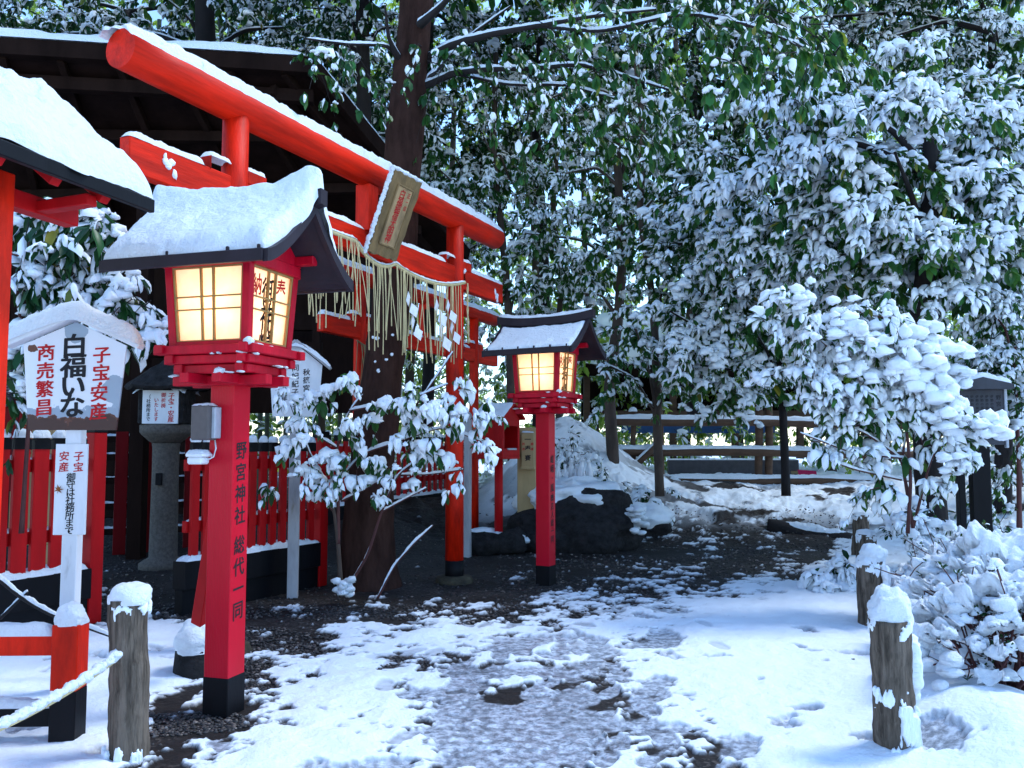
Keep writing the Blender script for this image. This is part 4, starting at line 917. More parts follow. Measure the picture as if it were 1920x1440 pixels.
m.box((-.42, -2.3, ze_ - .09), (-.34, -.08, ze_ - .01)); m.beam((-.06, -.30, ze_ - .045), (-.40, -.30, ze_ - .06), .06, .05); m.build('rafter', M['fencered'], sh)
pp = loc((*(at(4, 500, 3.62)[:2]), 0))
for dx in (0, -.95):
    for dy in (0, -1.6):
        m = MB(); m.box((pp[0] - .11 + dx, pp[1] + dy - .05, 0), (pp[0] + dx, pp[1] + dy + .05, ze_ + .05)); m.build('pillar', M['orange'], sh)
m = MB(); m.box((pp[0] - .05, pp[1] - .058, 1.95), (pp[0] - .012, pp[1] - .05, 2.35)); m.build('paper_notice', M['beige'], sh)

# dark shrine hall behind the torii
hall = thing('shrine_hall', 'dark timber shrine hall with a snow edged roof behind the torii gates', 'building', (-3.5, 11, 0))
def hl(p): return np.array(p) - np.array([-3.5, 11, 0])
A = hl(at(-420, 70, 9.6)); B = hl(at(580, 132, 10.4)); Cc = hl(at(872, 486, 14.2)); D_ = hl(at(-420, 560, 14.0))
def slab(m, quad, t):
    q = [np.array(p) for p in quad]; n = np.cross(q[1] - q[0], q[3] - q[0]); n /= np.linalg.norm(n); n = n if n[2] > 0 else -n
    m.add(q + [p + n * t for p in q], [(0, 1, 2, 3), (7, 6, 5, 4), (0, 1, 5, 4), (1, 2, 6, 5), (2, 3, 7, 6), (3, 0, 4, 7)])
m = MB(); slab(m, [A, B, Cc, D_], .12); m.beam(A + [0, -.02, .03], B + [0.05, -.02, .03], .16, .20); m.beam(A + [0, .25, -.28], B + [0, .25, -.25], .14, .16); m.beam(B + [.03, 0, .06], Cc + [.03, 0, .06], .10, .22, up=(0, 0, 1)); m.beam(B + [-.5, .1, -.2], Cc + [-.35, 0, -.12], .10, .14)
for t in np.linspace(.08, .95, 9): m.beam(A + (B - A) * t + [0, 0, -.05], D_ + (Cc - D_) * t + [0, 0, -.05], .08, .10)
for t in (.25, .5, .75): m.beam(A + (D_ - A) * t + [0, 0, -.14], B + (Cc - B) * t + [-.2, 0, -.14], .12, .14)
rf = m.build('roof', M['darkwood'], hall)
snow(rf, lambda u, v: A + (B - A) * ((u[..., None] + 1) / 2) + np.stack([0 * u, v * .12, .14 + 0 * u], -1), 160, 9, .13, .35, 3, 4, .04)
snow(rf, lambda u, v: B + (Cc - B) * ((u[..., None] + 1) / 2) + np.stack([.03 + v * .06, 0 * u, .165 + 0 * u], -1), 120, 7, .05, .5, 5, 3, .06)
m = MB(); m.box(hl((-9, 13.4, 1.95)), hl((-2.35, 13.55, 4.9))); m.box(hl((-9, 11.3, 2.62)), hl((-2.55, 11.45, 2.82))); m.box(hl((-9, 12.2, 3.1)), hl((-2.0, 12.35, 3.35))); m.box(hl((-6.6, 13.2, .0)), hl((-4.75, 13.4, 2.0))); m.build('wall', M['darkwood'], hall)
for x, y in ((-6.3, 10.4), (-4.75, 10.9), (-2.62, 11.38), (-2.2, 13.4)):
    m = MB(); m.box(hl((x - .09, y - .09, 0)), hl((x + .09, y + .09, 4.6))) if x < -3 else m.box(hl((x - .05, y - .05, 2.6)), hl((x + .05, y + .05, 3.4))); m.build('pillar', M['darkwood'], hall)

# timber rail fence on the right and what stands behind it
rfn = thing('timber_rail_fence', 'long brown timber rail fence of three snow topped rails below the trees', 'fence', (5.0, 15.6, .7))
def rl_(p): return np.array(p) - np.array([5.0, 15.6, .7])
for v0, v1 in ((789, 797), (846, 852), (901, 905)):
    a = rl_(at(1140 if v0 < 860 else 1232, v0, 15.55)); b = rl_(at(1720, v1, 15.55)); m = MB(); m.tube([a + (b - a) * t + [0, 0, .015 * math.sin(9 * t + v0)] for t in np.linspace(0, 1, 16)], .074, 12, seed=v0, rough=.12); r1 = m.build('rail', M['railwood'], rfn)
    snow(r1, lambda u, v, a=a, b=b: a + (b - a) * ((u[..., None] + 1) / 2) + np.stack([0 * u, v * .055, .062 - .02 * v * v + 0 * u], -1), 150, 9, .072, .4, 6, 4, .04)
for u, v0, v1 in ((1238, 700, 912), (1424, 735, 918), (1443, 760, 905), (1652, 790, 930), (1190, 770, 880)):
    a = rl_(at(u, v1 + 25, 15.68)); b = rl_(at(u - 3, v0, 15.68)); m = MB(); m.tube([a + (b - a) * t + [.015 * math.sin(5 * t + u), 0, 0] for t in np.linspace(0, 1, 8)], .072 if u != 1190 else .05, 12, seed=u, rough=.12); pt = m.build('post', M['railwood'], rfn); cap(pt, b - [0, 0, .01], .07, .07, 12)
a = rl_(at(1186, 878, 15.4)); b = rl_(at(1234, 832, 15.5)); m = MB(); m.tube([a, (a + b) / 2, b], .06, 10); br_ = m.build('brace', M['railwood'], rfn); snow(br_, lambda u, v: a + (b - a) * ((u[..., None] + 1) / 2) + np.stack([v * .02, v * .05, .05 + 0 * u], -1), 24, 7, .06, .4, 6)
shed = thing('timber_shed', 'dark open timber shed with a snowy roof and a blue strip behind the rail fence', 'shed', (5.2, 21.5, .7))
def sl2(p): return np.array(p) - np.array([5.2, 21.5, .7])
m = MB(); q = [sl2(at(1085, 692, 20.5)), sl2(at(1700, 702, 20.5)), sl2(at(1640, 600, 25)), sl2(at(1120, 596, 25))]; slab(m, q, .12); m.beam(q[0] + [0, 0, -.05], q[1] + [0, 0, -.05], .12, .22); rf = m.build('roof', M['darkwood'], shed)
snow(rf, lambda u, v: (q[0] * (1 - (u[..., None] + 1) / 2) + q[1] * (u[..., None] + 1) / 2) * (1 - (v[..., None] + 1) / 2) + (q[3] * (1 - (u[..., None] + 1) / 2) + q[2] * (u[..., None] + 1) / 2) * (v[..., None] + 1) / 2 + np.array([0, 0, .12]), 60, 30, .16, .3, 1.5, 8, .02)
m = MB(); m.box(sl2(at(1090, 792, 23.4)), sl2(at(1700, 690, 23.5))); m.build('back_wall', M['darkwood'], shed)
m = MB(); m.box(sl2(at(1165, 812, 20.8)), sl2(at(1452, 797, 20.84))); m.build('tarpaulin', M['blue'], shed)
m = MB(); m.box(sl2(at(1120, 786, 20.7)), sl2(at(1700, 770, 20.78))); m.build('ledge', M['railwood'], shed)
for u in (1100, 1262, 1378, 1500, 1640):
    a = sl2(at(u, 860, 20.9)); b = sl2(at(u, 695, 20.9)); m = MB(); m.beam(a, b, .15, .15); m.build('post', M['railwood'], shed)
p0 = at(1255, 928, 18.0); p1 = at(1492, 862, 18.2); lw = thing('low_wall', 'low dark concrete wall seen between the rails of the timber fence', 'wall', (p0[0], p0[1], .6)); m = MB(); m.box((0, 0, -.3), (p1[0] - p0[0], .22, p1[2] - .6), .01); w_ = m.build('wall_block', M['concrete'], lw)
snow(w_, lambda u, v: np.stack([(p1[0] - p0[0]) / 2 * (1 + u), .11 + v * .11, p1[2] - .6 + 0 * u], -1), 60, 8, .03, .6, 4)
p0 = at(1505, 945, 17.2); stl = thing('cloth_stool', 'wooden stool hung with a crimson cloth beyond the rail fence', 'stool', (p0[0], p0[1], p0[2]), .2)
m = MB(); m.box((-.17, -.14, .60), (.21, .14, .66), .01); m.build('seat', M['beige'], stl)
m = MB(); m.add([(-.19, -.16, .69), (.22, -.16, .66), (.24, -.20, .40), (-.16, -.22, .46), (-.19, .16, .69), (.22, .16, .66), (.22, -.15, .65), (-.18, -.15, .67)], [(0, 1, 2, 3), (0, 1, 5, 4), (3, 2, 6, 7)]); m.build('cloth', M['magenta'], stl)
for x in (-.14, .17):
    for y in (-.1, .1): m = MB(); m.beam((x, y, -.08), (x * .95, y, .62), .035, .035); m.build('leg', M['beige'], stl)
# notice board on dark posts, right
p0 = at(1845, 1003, 8.6); nbd = thing('notice_board', 'dark roofed notice board on black posts at the right edge', 'notice board', (p0[0], p0[1], 0), -.22)
for x, w, z in ((-.02, .085, 1.50), (-.20, .03, 1.45)): m = MB(); m.box((x - w, -.07, -.05), (x + w, .07, z)); m.build('post', M['black'], nbd)
m = MB(); m.box((-.22, -.10, 1.45), (.20, -.07, 2.0), .003); bd = m.build('board', M['noticeboard'], nbd); m = MB(); m.box((.20, -.115, 1.42), (.225, -.055, 2.03)); m.box((-.245, -.115, 1.42), (-.22, -.055, 2.03)); m.build('frame', M['palemetal'], bd)
m = MB(); m.prism([(-.29, 2.0), (.27, 2.0), (.25, 2.05), (-.01, 2.12), (-.27, 2.05)], (0, -.20, 0), (1, 0, 0), (0, 0, 1), (0, 1, 0), .26); rf = m.build('roof', M['noticeboard'], nbd)
snow(rf, lambda u, v: np.stack([-.01 + u * .26, -.07 + v * .12, 2.115 - .06 * np.abs(u) ** 1.2], -1), 40, 12, .05, .5, 7)
letters(bd, [('野宮の由来', .15, 1.92, .05, .065)] + [('伊勢の斎宮が身を清めた所', .09 - .045 * k, 1.93, .030, .038) for k in range(6)], M['ink'], (0, -.1015, 0), (1, 0, 0), (0, 0, 1), .01)
# boulder with fox figurines
g = at(1085, 985, 12.1); bl = thing('boulder', 'big dark boulder topped with snow right of the farther lantern', 'boulder', (g[0], g[1], 0)); m = MB(); lump(m, (-.06, 0, .26), .86, .70, .60, 5, 56, 36, .34, 1.9); bb = m.build('stone', M['rock'], bl)
m = MB(); lump(m, (-.10, .16, .62), .78, .60, .36, 9, 64, 40, .42, 2.4)
r_ = np.random.default_rng(3)
for k in range(40): a = r_.uniform(-.3, 1.2); lump(m, (.55 + .35 * r_.random(), -.35 + r_.normal(0, .12), .25 + .35 * r_.random()), .07, .06, .035, k, 8, 6)
m.build('snow', M['snow'], bb)
m = MB(); lump(m, (0, 0, .1), .45, .35, .28, 15, 36, 22, .4, 2); b2 = m.build('boulder', M['rock']); g2 = at(1195, 965, 12.9); b2.location = (g2[0], g2[1], .1); tag(b2, 'low dark rock under snow at the foot of the mound right of the big boulder', 'rock'); m = MB(); lump(m, (0, .06, .26), .52, .40, .20, 25, 36, 22, .45, 2.2); m.build('snow', M['snow'], b2)
for k, (u, v, h) in enumerate(((1046, 892, .24), (1060, 894, .20), (1071, 890, .27), (1090, 889, .28), (1081, 896, .22), (1105, 890, .28))):
    p = at(u, v, 12.35 + .08 * (k % 3)); fx = thing('fox_figurine', 'little white snow dusted fox statue sitting on the boulder', 'figurine', p, r_.uniform(-.5, .5), 'white fox statues on the boulder'); m = MB()
    s_ = h / .34; m.tube([(0, .03 * s_, -.08), (0, .02 * s_, .05 * s_), (0, -.005 * s_, .14 * s_), (0, -.02 * s_, .21 * s_), (0, -.045 * s_, .25 * s_), (0, -.10 * s_, .235 * s_)], [.062 * s_, .066 * s_, .050 * s_, .034 * s_, .042 * s_, .012 * s_], 10, seed=k)
    for sx in (-1, 1): m.tube([(sx * .022 * s_, -.03 * s_, .27 * s_), (sx * .028 * s_, -.025 * s_, .33 * s_)], [.014 * s_, .002], 6); m.tube([(sx * .025 * s_, -.05 * s_, .12 * s_), (sx * .026 * s_, -.06 * s_, -.06)], .014 * s_, 6)
    m.build('body', M['white'], fx); m = MB(); lump(m, (0, -.03 * s_, .285 * s_), .03, .03, .016, k, 8, 6); lump(m, (0, .03 * s_, .10 * s_), .05, .035, .03, k + 9, 8, 6); m.build('snow', M['snow'], fx)


# ================================================================== TREES AND SHRUBS
LV = np.array([(0, 0, 0), (.33, .20, .03), (.33, 0, -.02), (.33, -.20, .03), (.72, .17, .0), (.72, 0, -.05), (.72, -.17, .0), (1, 0, -.14)])
LF = np.array([(0, 2, 1), (0, 3, 2), (1, 2, 5), (1, 5, 4), (2, 3, 6), (2, 6, 5), (4, 5, 7), (5, 6, 7)])
SV = np.array([(-.04, 0, .02), (.30, .19, .02), (.72, .16, .0), (1.0, 0, -.13), (.72, -.16, .0), (.30, -.19, .02), (.25, .10, .75), (.70, .09, .65), (.70, -.09, .65), (.25, -.10, .75), (.12, 0, .62), (.90, 0, .42), (.47, 0, 1.0)])   # z above .3 is scaled by thickness
SF = np.array([(0, 10, 1), (1, 10, 6), (1, 6, 2), (2, 6, 7), (2, 7, 11), (2, 11, 3), (3, 11, 4), (4, 11, 8), (4, 8, 5), (5, 8, 9), (5, 9, 10), (5, 10, 0), (6, 10, 12), (10, 9, 12), (9, 8, 12), (8, 11, 12), (11, 7, 12), (7, 6, 12)])[:, ::-1]
SZ = SV[:, 2] > .3
IV, IF = ico(2)
_q = fbm(IV * 2.6, 77, 4) - .5; IV = IV * (1 + 1.1 * _q)[:, None]
def unit(v): return v / (np.linalg.norm(v, axis=-1, keepdims=True) + 1e-9)
class Foliage:
    def __init__(s, seed): s.r = np.random.default_rng(seed); s.L = []; s.C = []; s.T = []
    def rosettes(s, P, A, size, k=7, spread=(.5, 1.25), droop=.35, snowp=.7, thick=.22, clot=.35, clotr=.42, width=1.0):
        r = s.r; P = np.atleast_2d(P); A = unit(np.atleast_2d(A)); n = len(P)
        ref = np.where(np.abs(A[:, 2:3]) < .9, np.array([[0, 0, 1.]]), np.array([[1., 0, 0]])); X = unit(np.cross(A, ref)); Y = np.cross(A, X)
        az = (np.arange(k)[None] * 2.399 + r.uniform(0, 6.28, (n, 1)) + r.normal(0, .3, (n, k))); ph = r.uniform(*spread, (n, k))
        D = A[:, None] * np.cos(ph)[..., None] + (X[:, None] * np.cos(az)[..., None] + Y[:, None] * np.sin(az)[..., None]) * np.sin(ph)[..., None]
        D[..., 2] -= droop * r.uniform(.4, 1.4, (n, k)); D = unit(D)
        L = size * r.uniform(.65, 1.2, (n, k)) * r.uniform(.55, 1.25, (n, 1)); Q = P[:, None] + D * L[..., None] * .08 - A[:, None] * (np.arange(k)[None, :, None] / k * size * .5)
        s.L.append((Q.reshape(-1, 3), D.reshape(-1, 3), L.ravel(), np.repeat(np.broadcast_to(np.asarray(snowp, float), (n,)), k), np.full(n * k, thick), np.full(n * k, width)))
        m = r.random(n) < clot
        if m.any():
            C0, R0 = P[m] + np.array([0, 0, size * .06]), size * clotr * r.uniform(.6, 1.35, m.sum())
            for j in range(4):
                of = r.normal(0, .62, C0.shape) * R0[:, None] * (j > 0); of[:, 2] = -.55 * np.linalg.norm(of[:, :2], axis=1) + .15 * of[:, 2]
                s.C.append((C0 + of, R0 * (.85 if j == 0 else .6) * r.uniform(.7, 1.15, len(R0))))
    def sprays(s, S0, D0, ln, size, nr=5, drop=.35, twig=.006, **kw):
        r = s.r; n = len(S0); D0 = unit(D0); ln = ln * r.uniform(.6, 1.2, n); dp = drop * r.uniform(.4, 1.5, n)
        def pt(t): return S0 + D0 * (ln * t)[:, None] + np.stack([0 * t, 0 * t, -dp * t * t * ln], -1)
        def tg(t): return unit(D0 + np.stack([0 * t, 0 * t, -2 * dp * t], -1))
        for q in range(nr):
            t = np.clip((q + 1) / nr + r.normal(0, .05, n), .1, 1.05); side = r.normal(0, .09, (n, 3)) * (ln[:, None] if nr > 1 else 1) * (0.4 + .6 * (1 - t))[:, None]
            s.rosettes(pt(t) + side, tg(t), size, **kw)
        path = np.stack([pt(np.full(n, t)) for t in (0, .33, .66, 1.0)], 1); rad = twig * np.array([1, .8, .6, .35]); a = np.array([0, 2.09, 4.19])
        X = unit(np.cross(D0, [0, 0, 1.])); Z = unit(np.cross(X, D0))
        s.T.append((path[:, :, None] + rad[None, :, None, None] * (np.cos(a)[None, None, :, None] * X[:, None, None] + np.sin(a)[None, None, :, None] * Z[:, None, None])).reshape(n, 12, 3))
    def blob(s, c, rad, n, ln=.55, size=.11, gap=.42, gs=1.2, up=.15, pads=0, snowp=.5, clot=.3, **kw):
        r = s.r; rad = np.array(rad, float); d = unit(r.normal(0, 1, (n * 4, 3))); q = r.uniform(.25, 1, (n * 4, 1)) ** .5
        if pads:                                   # boughs: flattened drooping pads, snow on their upper side, bare leaves beneath
            pd = unit(r.normal(0, 1, (pads, 3))) * r.uniform(.35, 1.0, (pads, 1)) * rad; pd[:, 2] = np.linspace(-1, 1, pads) * rad[2] + r.normal(0, .05, pads)
            k = r.integers(0, pads, n); h = r.normal(0, .5, n); w = r.normal(0, 1, (n, 2)) * rad[:2] * .30
            P = np.array(c) + pd[k] + np.concatenate([w, (h * .13 - .30 * np.linalg.norm(w, axis=1) ** 1.4)[:, None]], 1); out = unit(np.concatenate([w, 0 * h[:, None]], 1) + pd[k] * [.6, .6, 0])
            D = out + r.normal(0, .3, P.shape); D[:, 2] = np.where(h > -.1, .10, -.25) + r.normal(0, .12, n); D[:, 1] -= .25
            hi = smooth(-.35, .25, h); s.sprays(P - unit(D) * ln * .4, D, ln, size, snowp=np.clip(snowp * (.25 + 1.0 * hi), 0, .98), clot=clot, **kw); return
        P = np.array(c) + d * q * rad
        ok = fbm(P * gs + 5.1, 31, 3) > gap; P, d = P[ok][:n], d[ok][:n]
        D = d * np.array([1, 1, .45]) + r.normal(0, .35, P.shape) + np.array([0, 0, up]); D[:, 1] -= .25
        s.sprays(P - unit(D) * ln * .5, D, ln, size, snowp=snowp, clot=clot, **kw)
    def build(s, root, leafmat, snowm='leafsnow', twigmat='darkbark', names=('foliage', 'snow', 'twigs'), o=(0, 0, 0)):
        r = s.r; o = np.array(o)
        P, D, L, sp, th, wd = [np.concatenate(z) for z in zip(*s.L)]; P = P - o; n = len(P)
        up = np.array([0, 0, 1.]) + r.normal(0, .35, (n, 3)); B = unit(np.cross(up, D)); N = np.cross(D, B)
        def place(T, zs, idx): return P[idx][:, None] + L[idx][:, None, None] * (T[None, :, 0:1] * D[idx][:, None] + T[None, :, 1:2] * wd[idx][:, None, None] * B[idx][:, None] + zs[:, :, None] * N[idx][:, None])
        I = np.arange(n); V = place(LV, np.broadcast_to(LV[None, :, 2], (n, 8)) * r.uniform(.3, 1.8, (n, 1)), I)
        fo = npmesh(names[0], V.reshape(-1, 3), (LF[None] + (I * 8)[:, None, None]).reshape(-1, 3), M[leafmat], root, True)
        m = np.where((r.random(n) < sp) & (N[:, 2] > .15))[0]; parts_v = []; parts_f = []; b = 0
        if len(m):
            zz = np.where(SZ[None], SV[None, :, 2] * (th[m] * r.uniform(.5, 1.4, len(m)))[:, None], SV[None, :, 2] + .015)
            V = place(SV, zz, m); V[:, SZ, 2] += .02 * L[m][:, None]; V = V + r.normal(0, .022, V.shape) * L[m][:, None, None]
            parts_v.append(V.reshape(-1, 3)); parts_f.append((SF[None] + (np.arange(len(m)) * 13)[:, None, None]).reshape(-1, 3)); b = len(m) * 13
        if s.C:
            C, R = [np.concatenate(z) for z in zip(*s.C)]; C = C - o; k = len(C)
            sc = np.stack([r.uniform(.6, 1.25, k), r.uniform(.6, 1.25, k), r.uniform(.6, .95, k)], -1); W_ = IV[None] * (1 + .95 * (fbm(IV[None] * 1.5 + C[:, None] * 31.7, 4, 2) - .5))[..., None] * sc[:, None] * R[:, None, None]; W_[..., 2] = np.where(W_[..., 2] < 0, W_[..., 2] * .5, W_[..., 2])
            parts_v.append((W_ + C[:, None]).reshape(-1, 3)); parts_f.append((IF[None] + b + (np.arange(k) * len(IV))[:, None, None]).reshape(-1, 3))
        if parts_v: npmesh(names[1], np.concatenate(parts_v), np.concatenate(parts_f), M[snowm], root, True)
        if s.T:
            T = np.concatenate(s.T) - o; k = len(T); q = np.array([(i * 3 + j, i * 3 + (j + 1) % 3, i * 3 + 3 + (j + 1) % 3, i * 3 + 3 + j) for i in range(3) for j in range(3)])
            npmesh(names[2], T.reshape(-1, 3), (q[None] + (np.arange(k) * 12)[:, None, None]).reshape(-1, 4), M[twigmat], root, True)
        return fo
def limb(root, pts, r0, r1, mat='darkbark', name='branch', snowy=True, n=9, o=(0, 0, 0), rough=.12, st=.6):
    P = np.array(pts, float) - np.array(o); t = np.concatenate([[0], np.cumsum(np.linalg.norm(np.diff(P, axis=0), axis=1))]); t /= t[-1]; k = max(8, 6 * len(P)); tt = np.linspace(0, 1, k)
    # smooth the polyline
    Q = np.stack([np.interp(tt, t, P[:, i]) for i in range(3)], -1)
    for _ in range(3): Q[1:-1] = (Q[:-2] + 2 * Q[1:-1] + Q[2:]) / 4
    rad = r0 + (r1 - r0) * tt ** .8; SEED[0] += 1; m = MB(); m.tube(Q, rad, n, seed=SEED[0], rough=rough, rs=5); b = m.build(name, M[mat], root)
    if snowy:
        T = unit(np.gradient(Q, axis=0)); sd_ = unit(np.cross(T, [0, 0, 1.]))
        def fn(u, v):
            x = (u + 1) / 2; c = np.stack([np.interp(x, tt, Q[:, i]) for i in range(3)], -1); s2 = np.stack([np.interp(x, tt, sd_[:, i]) for i in range(3)], -1); rr = np.interp(x, tt, rad)
            a = v * 1.0; return c + s2 * (rr * np.sin(a))[..., None] + np.stack([0 * rr, 0 * rr, rr * np.cos(a)], -1)
        snow(b, fn, k * 4, 7, max(r1, .012) * st + .010, .9, 7, 4, .08)
    return b
def tree(name, label, u, Y, r0, r1, trunkpx, blobs, seed, size=.11, leaf='leaf', group=None, cat='tree', bark='darkbark', limbs=True, zb=None, dens=1.0, **kw):
    """trunkpx: picture points up the trunk at distance Y; blobs: (u, v, dY, rx, rz, sprays)"""
    b = at(trunkpx[0][0], trunkpx[0][1], Y); root = thing(name, label, cat, b, 0, group); r = np.random.default_rng(seed)
    pts = [at(a, c, Y) + [0, r.normal(0, .05), 0] for a, c in trunkpx]; limb(root, pts, r0, r1, bark, 'trunk', False, 12, b)
    fo = Foliage(seed)
    for (bu, bv, dY, rx, rz, n) in blobs:
        c = at(bu, bv, Y + dY)
        if limbs:
            k = min(len(pts) - 1, max(1, int(np.argmin([abs(p[2] - c[2] + .5) for p in pts])))); s0 = pts[k]; md = (s0 + c) / 2 + [0, 0, .25]
            limb(root, [s0, md, c + (c - s0) * .25], r0 * .38, .014, bark, 'branch', True, 7, b)
        fo.blob(c, (rx, rx * .8, rz), int(n * dens), size=size, **kw)
    fo.build(root, leaf, o=b); return root
HV = dict(pads=8, nr=4, ln=.45, snowp=.88, thick=.42, clot=.14, clotr=.62, droop=.55, drop=.65)          # heavy snow
MD = dict(pads=7, nr=5, ln=.5, snowp=.54, thick=.34, clot=.09, clotr=.62, droop=.6, drop=.55)
LT = dict(nr=5, ln=.6, snowp=.38, thick=.14, clot=.05, droop=.6, drop=.35)
RG = 'snow laden evergreens along the right of the path'
tree('evergreen_tree', 'heavily snow laden evergreen at the right edge with a dark trunk behind the camellia', 1745, 9.6, .17, .07, [(1748, 985), (1742, 800), (1725, 640), (1735, 500), (1745, 330), (1740, 150)],
     [(1600, 230, 0, 1.0, .65, 62), (1800, 190, .2, 1.0, .6, 62), (1690, 330, -.5, 1.1, .6, 80), (1860, 350, 0, .8, .6, 56), (1480, 280, .4, .8, .6, 50), (1560, 390, 0, .8, .5, 48), (1780, 470, -.3, .9, .45, 52), (1880, 500, .3, .6, .5, 36), (1640, 490, .5, .7, .4, 36)], 11, .135, group=RG, dens=1.25, **{**HV, 'clot': .18})
tree('evergreen_tree', 'snow laden evergreen with drooping boughs hanging over the middle of the rail fence', 1470, 12.2, .065, .04, [(1474, 930), (1470, 760), (1458, 560), (1462, 380), (1440, 220)],
     [(1430, 420, 0, 1.3, .8, 85), (1360, 300, .3, 1.1, .8, 70), (1520, 540, -.4, 1.0, .6, 60), (1370, 560, -.3, .9, .7, 62), (1300, 620, -.3, .7, .5, 40), (1420, 640, -.5, .8, .45, 40), (1580, 600, .4, .8, .5, 42), (1345, 700, -.3, .40, .35, 14)], 12, .14, group=RG, **{**HV, 'clot': .35, 'thick': .28})
tree('evergreen_tree', 'tall dark evergreen in the top right corner with thin snow on its boughs', 1880, 13.5, .14, .06, [(1885, 960), (1878, 600), (1870, 300), (1860, 60)],
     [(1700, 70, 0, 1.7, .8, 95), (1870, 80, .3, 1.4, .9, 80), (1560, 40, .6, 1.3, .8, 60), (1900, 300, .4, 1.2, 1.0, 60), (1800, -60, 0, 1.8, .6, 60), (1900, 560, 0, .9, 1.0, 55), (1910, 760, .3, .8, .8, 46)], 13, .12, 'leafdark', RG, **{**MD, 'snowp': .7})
tree('young_evergreen', 'leafy snowy bush at the right edge beside the dark notice board', 1905, 9.3, .03, .015, [(1915, 990), (1905, 850), (1895, 700)],
     [(1870, 610, 0, .42, .34, 40), (1905, 690, -.2, .40, .34, 36), (1850, 690, .3, .3, .2, 22), (1915, 900, .3, .4, .5, 26)], 14, .095, group=RG, cat='shrub', bark='twig', **HV)
tree('evergreen_tree', 'broad snowy evergreen just beyond the right edge behind the notice board', 2080, 12.5, .13, .06, [(2080, 960), (2070, 600), (2085, 300), (2080, 60)],
     [(2000, 420, 0, 1.4, .9, 70), (2150, 300, .2, 1.4, .9, 60), (1990, 650, .3, 1.2, .8, 60), (2140, 560, 0, 1.3, .9, 50), (2060, 120, 0, 1.5, .8, 50), (2120, 760, 0, 1.1, .7, 40)], 15, .14, group=RG, **MD)
CG = 'slender trees in the middle of the grove'
tree('evergreen_tree', 'slender leaning tree between the farther lantern and the rail fence', 1150, 14.5, .11, .06, [(1150, 870), (1142, 720), (1158, 600), (1168, 500), (1160, 350), (1150, 180)],
     [(1080, 330, 0, 1.3, .7, 62), (1180, 430, -.2, 1.1, .6, 56), (1020, 450, .3, 1.0, .5, 42), (1200, 240, .4, 1.3, .8, 58), (1040, 190, .6, 1.3, .8, 56), (1100, 560, .2, .7, .35, 22)], 21, .125, group=CG, bark='bark2', **MD)
tree('evergreen_tree', 'slender grey trunked tree just left of the rail fence posts', 1232, 13.4, .075, .045, [(1236, 930), (1230, 780), (1228, 640), (1216, 500), (1200, 400), (1205, 250), (1190, 80)],
     [(1270, 380, 0, .9, .6, 50), (1250, 520, .2, .7, .5, 34), (1310, 470, -.3, .8, .6, 46), (1290, 240, .3, 1.1, .7, 50), (1200, 650, -.5, .40, .35, 14), (1280, 700, -.4, .3, .25, 8), (1150, 700, -.3, .3, .25, 9)], 22, .115, group=CG, bark='bark2', **MD)
tree('evergreen_tree', 'slim tree behind the right end of the large torii top beam', 900, 15.5, .08, .05, [(960, 900), (955, 600), (945, 470), (925, 300), (930, 100)],
     [(850, 350, -.4, 1.0, .5, 48), (950, 330, 0, 1.1, .6, 52), (880, 240, .3, 1.3, .7, 58), (980, 520, .2, .6, .3, 12), (890, 470, .4, .7, .3, 14), (930, 130, .3, 1.5, .8, 62), (820, 420, .2, .7, .5, 30)], 23, .13, group=CG, bark='bark2', **MD)
tree('evergreen_tree', 'reddish trunked tree directly behind the farther lantern roof', 1048, 16.5, .07, .05, [(1050, 900), (1046, 620), (1055, 520), (1035, 400), (1050, 200)],
     [(1050, 540, .3, .8, .4, 26), (990, 610, 0, .8, .3, 22), (1090, 640, .2, .6, .3, 16)], 24, .13, group=CG, bark='bark2', **MD)
BG = 'dark trees behind the shrine hall'
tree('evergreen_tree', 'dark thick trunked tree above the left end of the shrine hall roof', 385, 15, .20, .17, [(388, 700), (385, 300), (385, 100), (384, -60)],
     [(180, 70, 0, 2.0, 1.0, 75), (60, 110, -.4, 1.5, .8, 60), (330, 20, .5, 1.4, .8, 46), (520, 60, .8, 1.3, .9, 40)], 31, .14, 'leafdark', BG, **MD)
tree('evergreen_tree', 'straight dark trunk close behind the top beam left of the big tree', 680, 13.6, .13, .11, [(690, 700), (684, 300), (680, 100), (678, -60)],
     [(600, 110, 0, 1.0, .7, 40), (740, 60, .5, 1.2, .7, 40), (640, 30, .2, 1.1, .5, 36), (720, 260, .9, .8, .6, 28)], 32, .12, 'leafdark', BG, **MD)

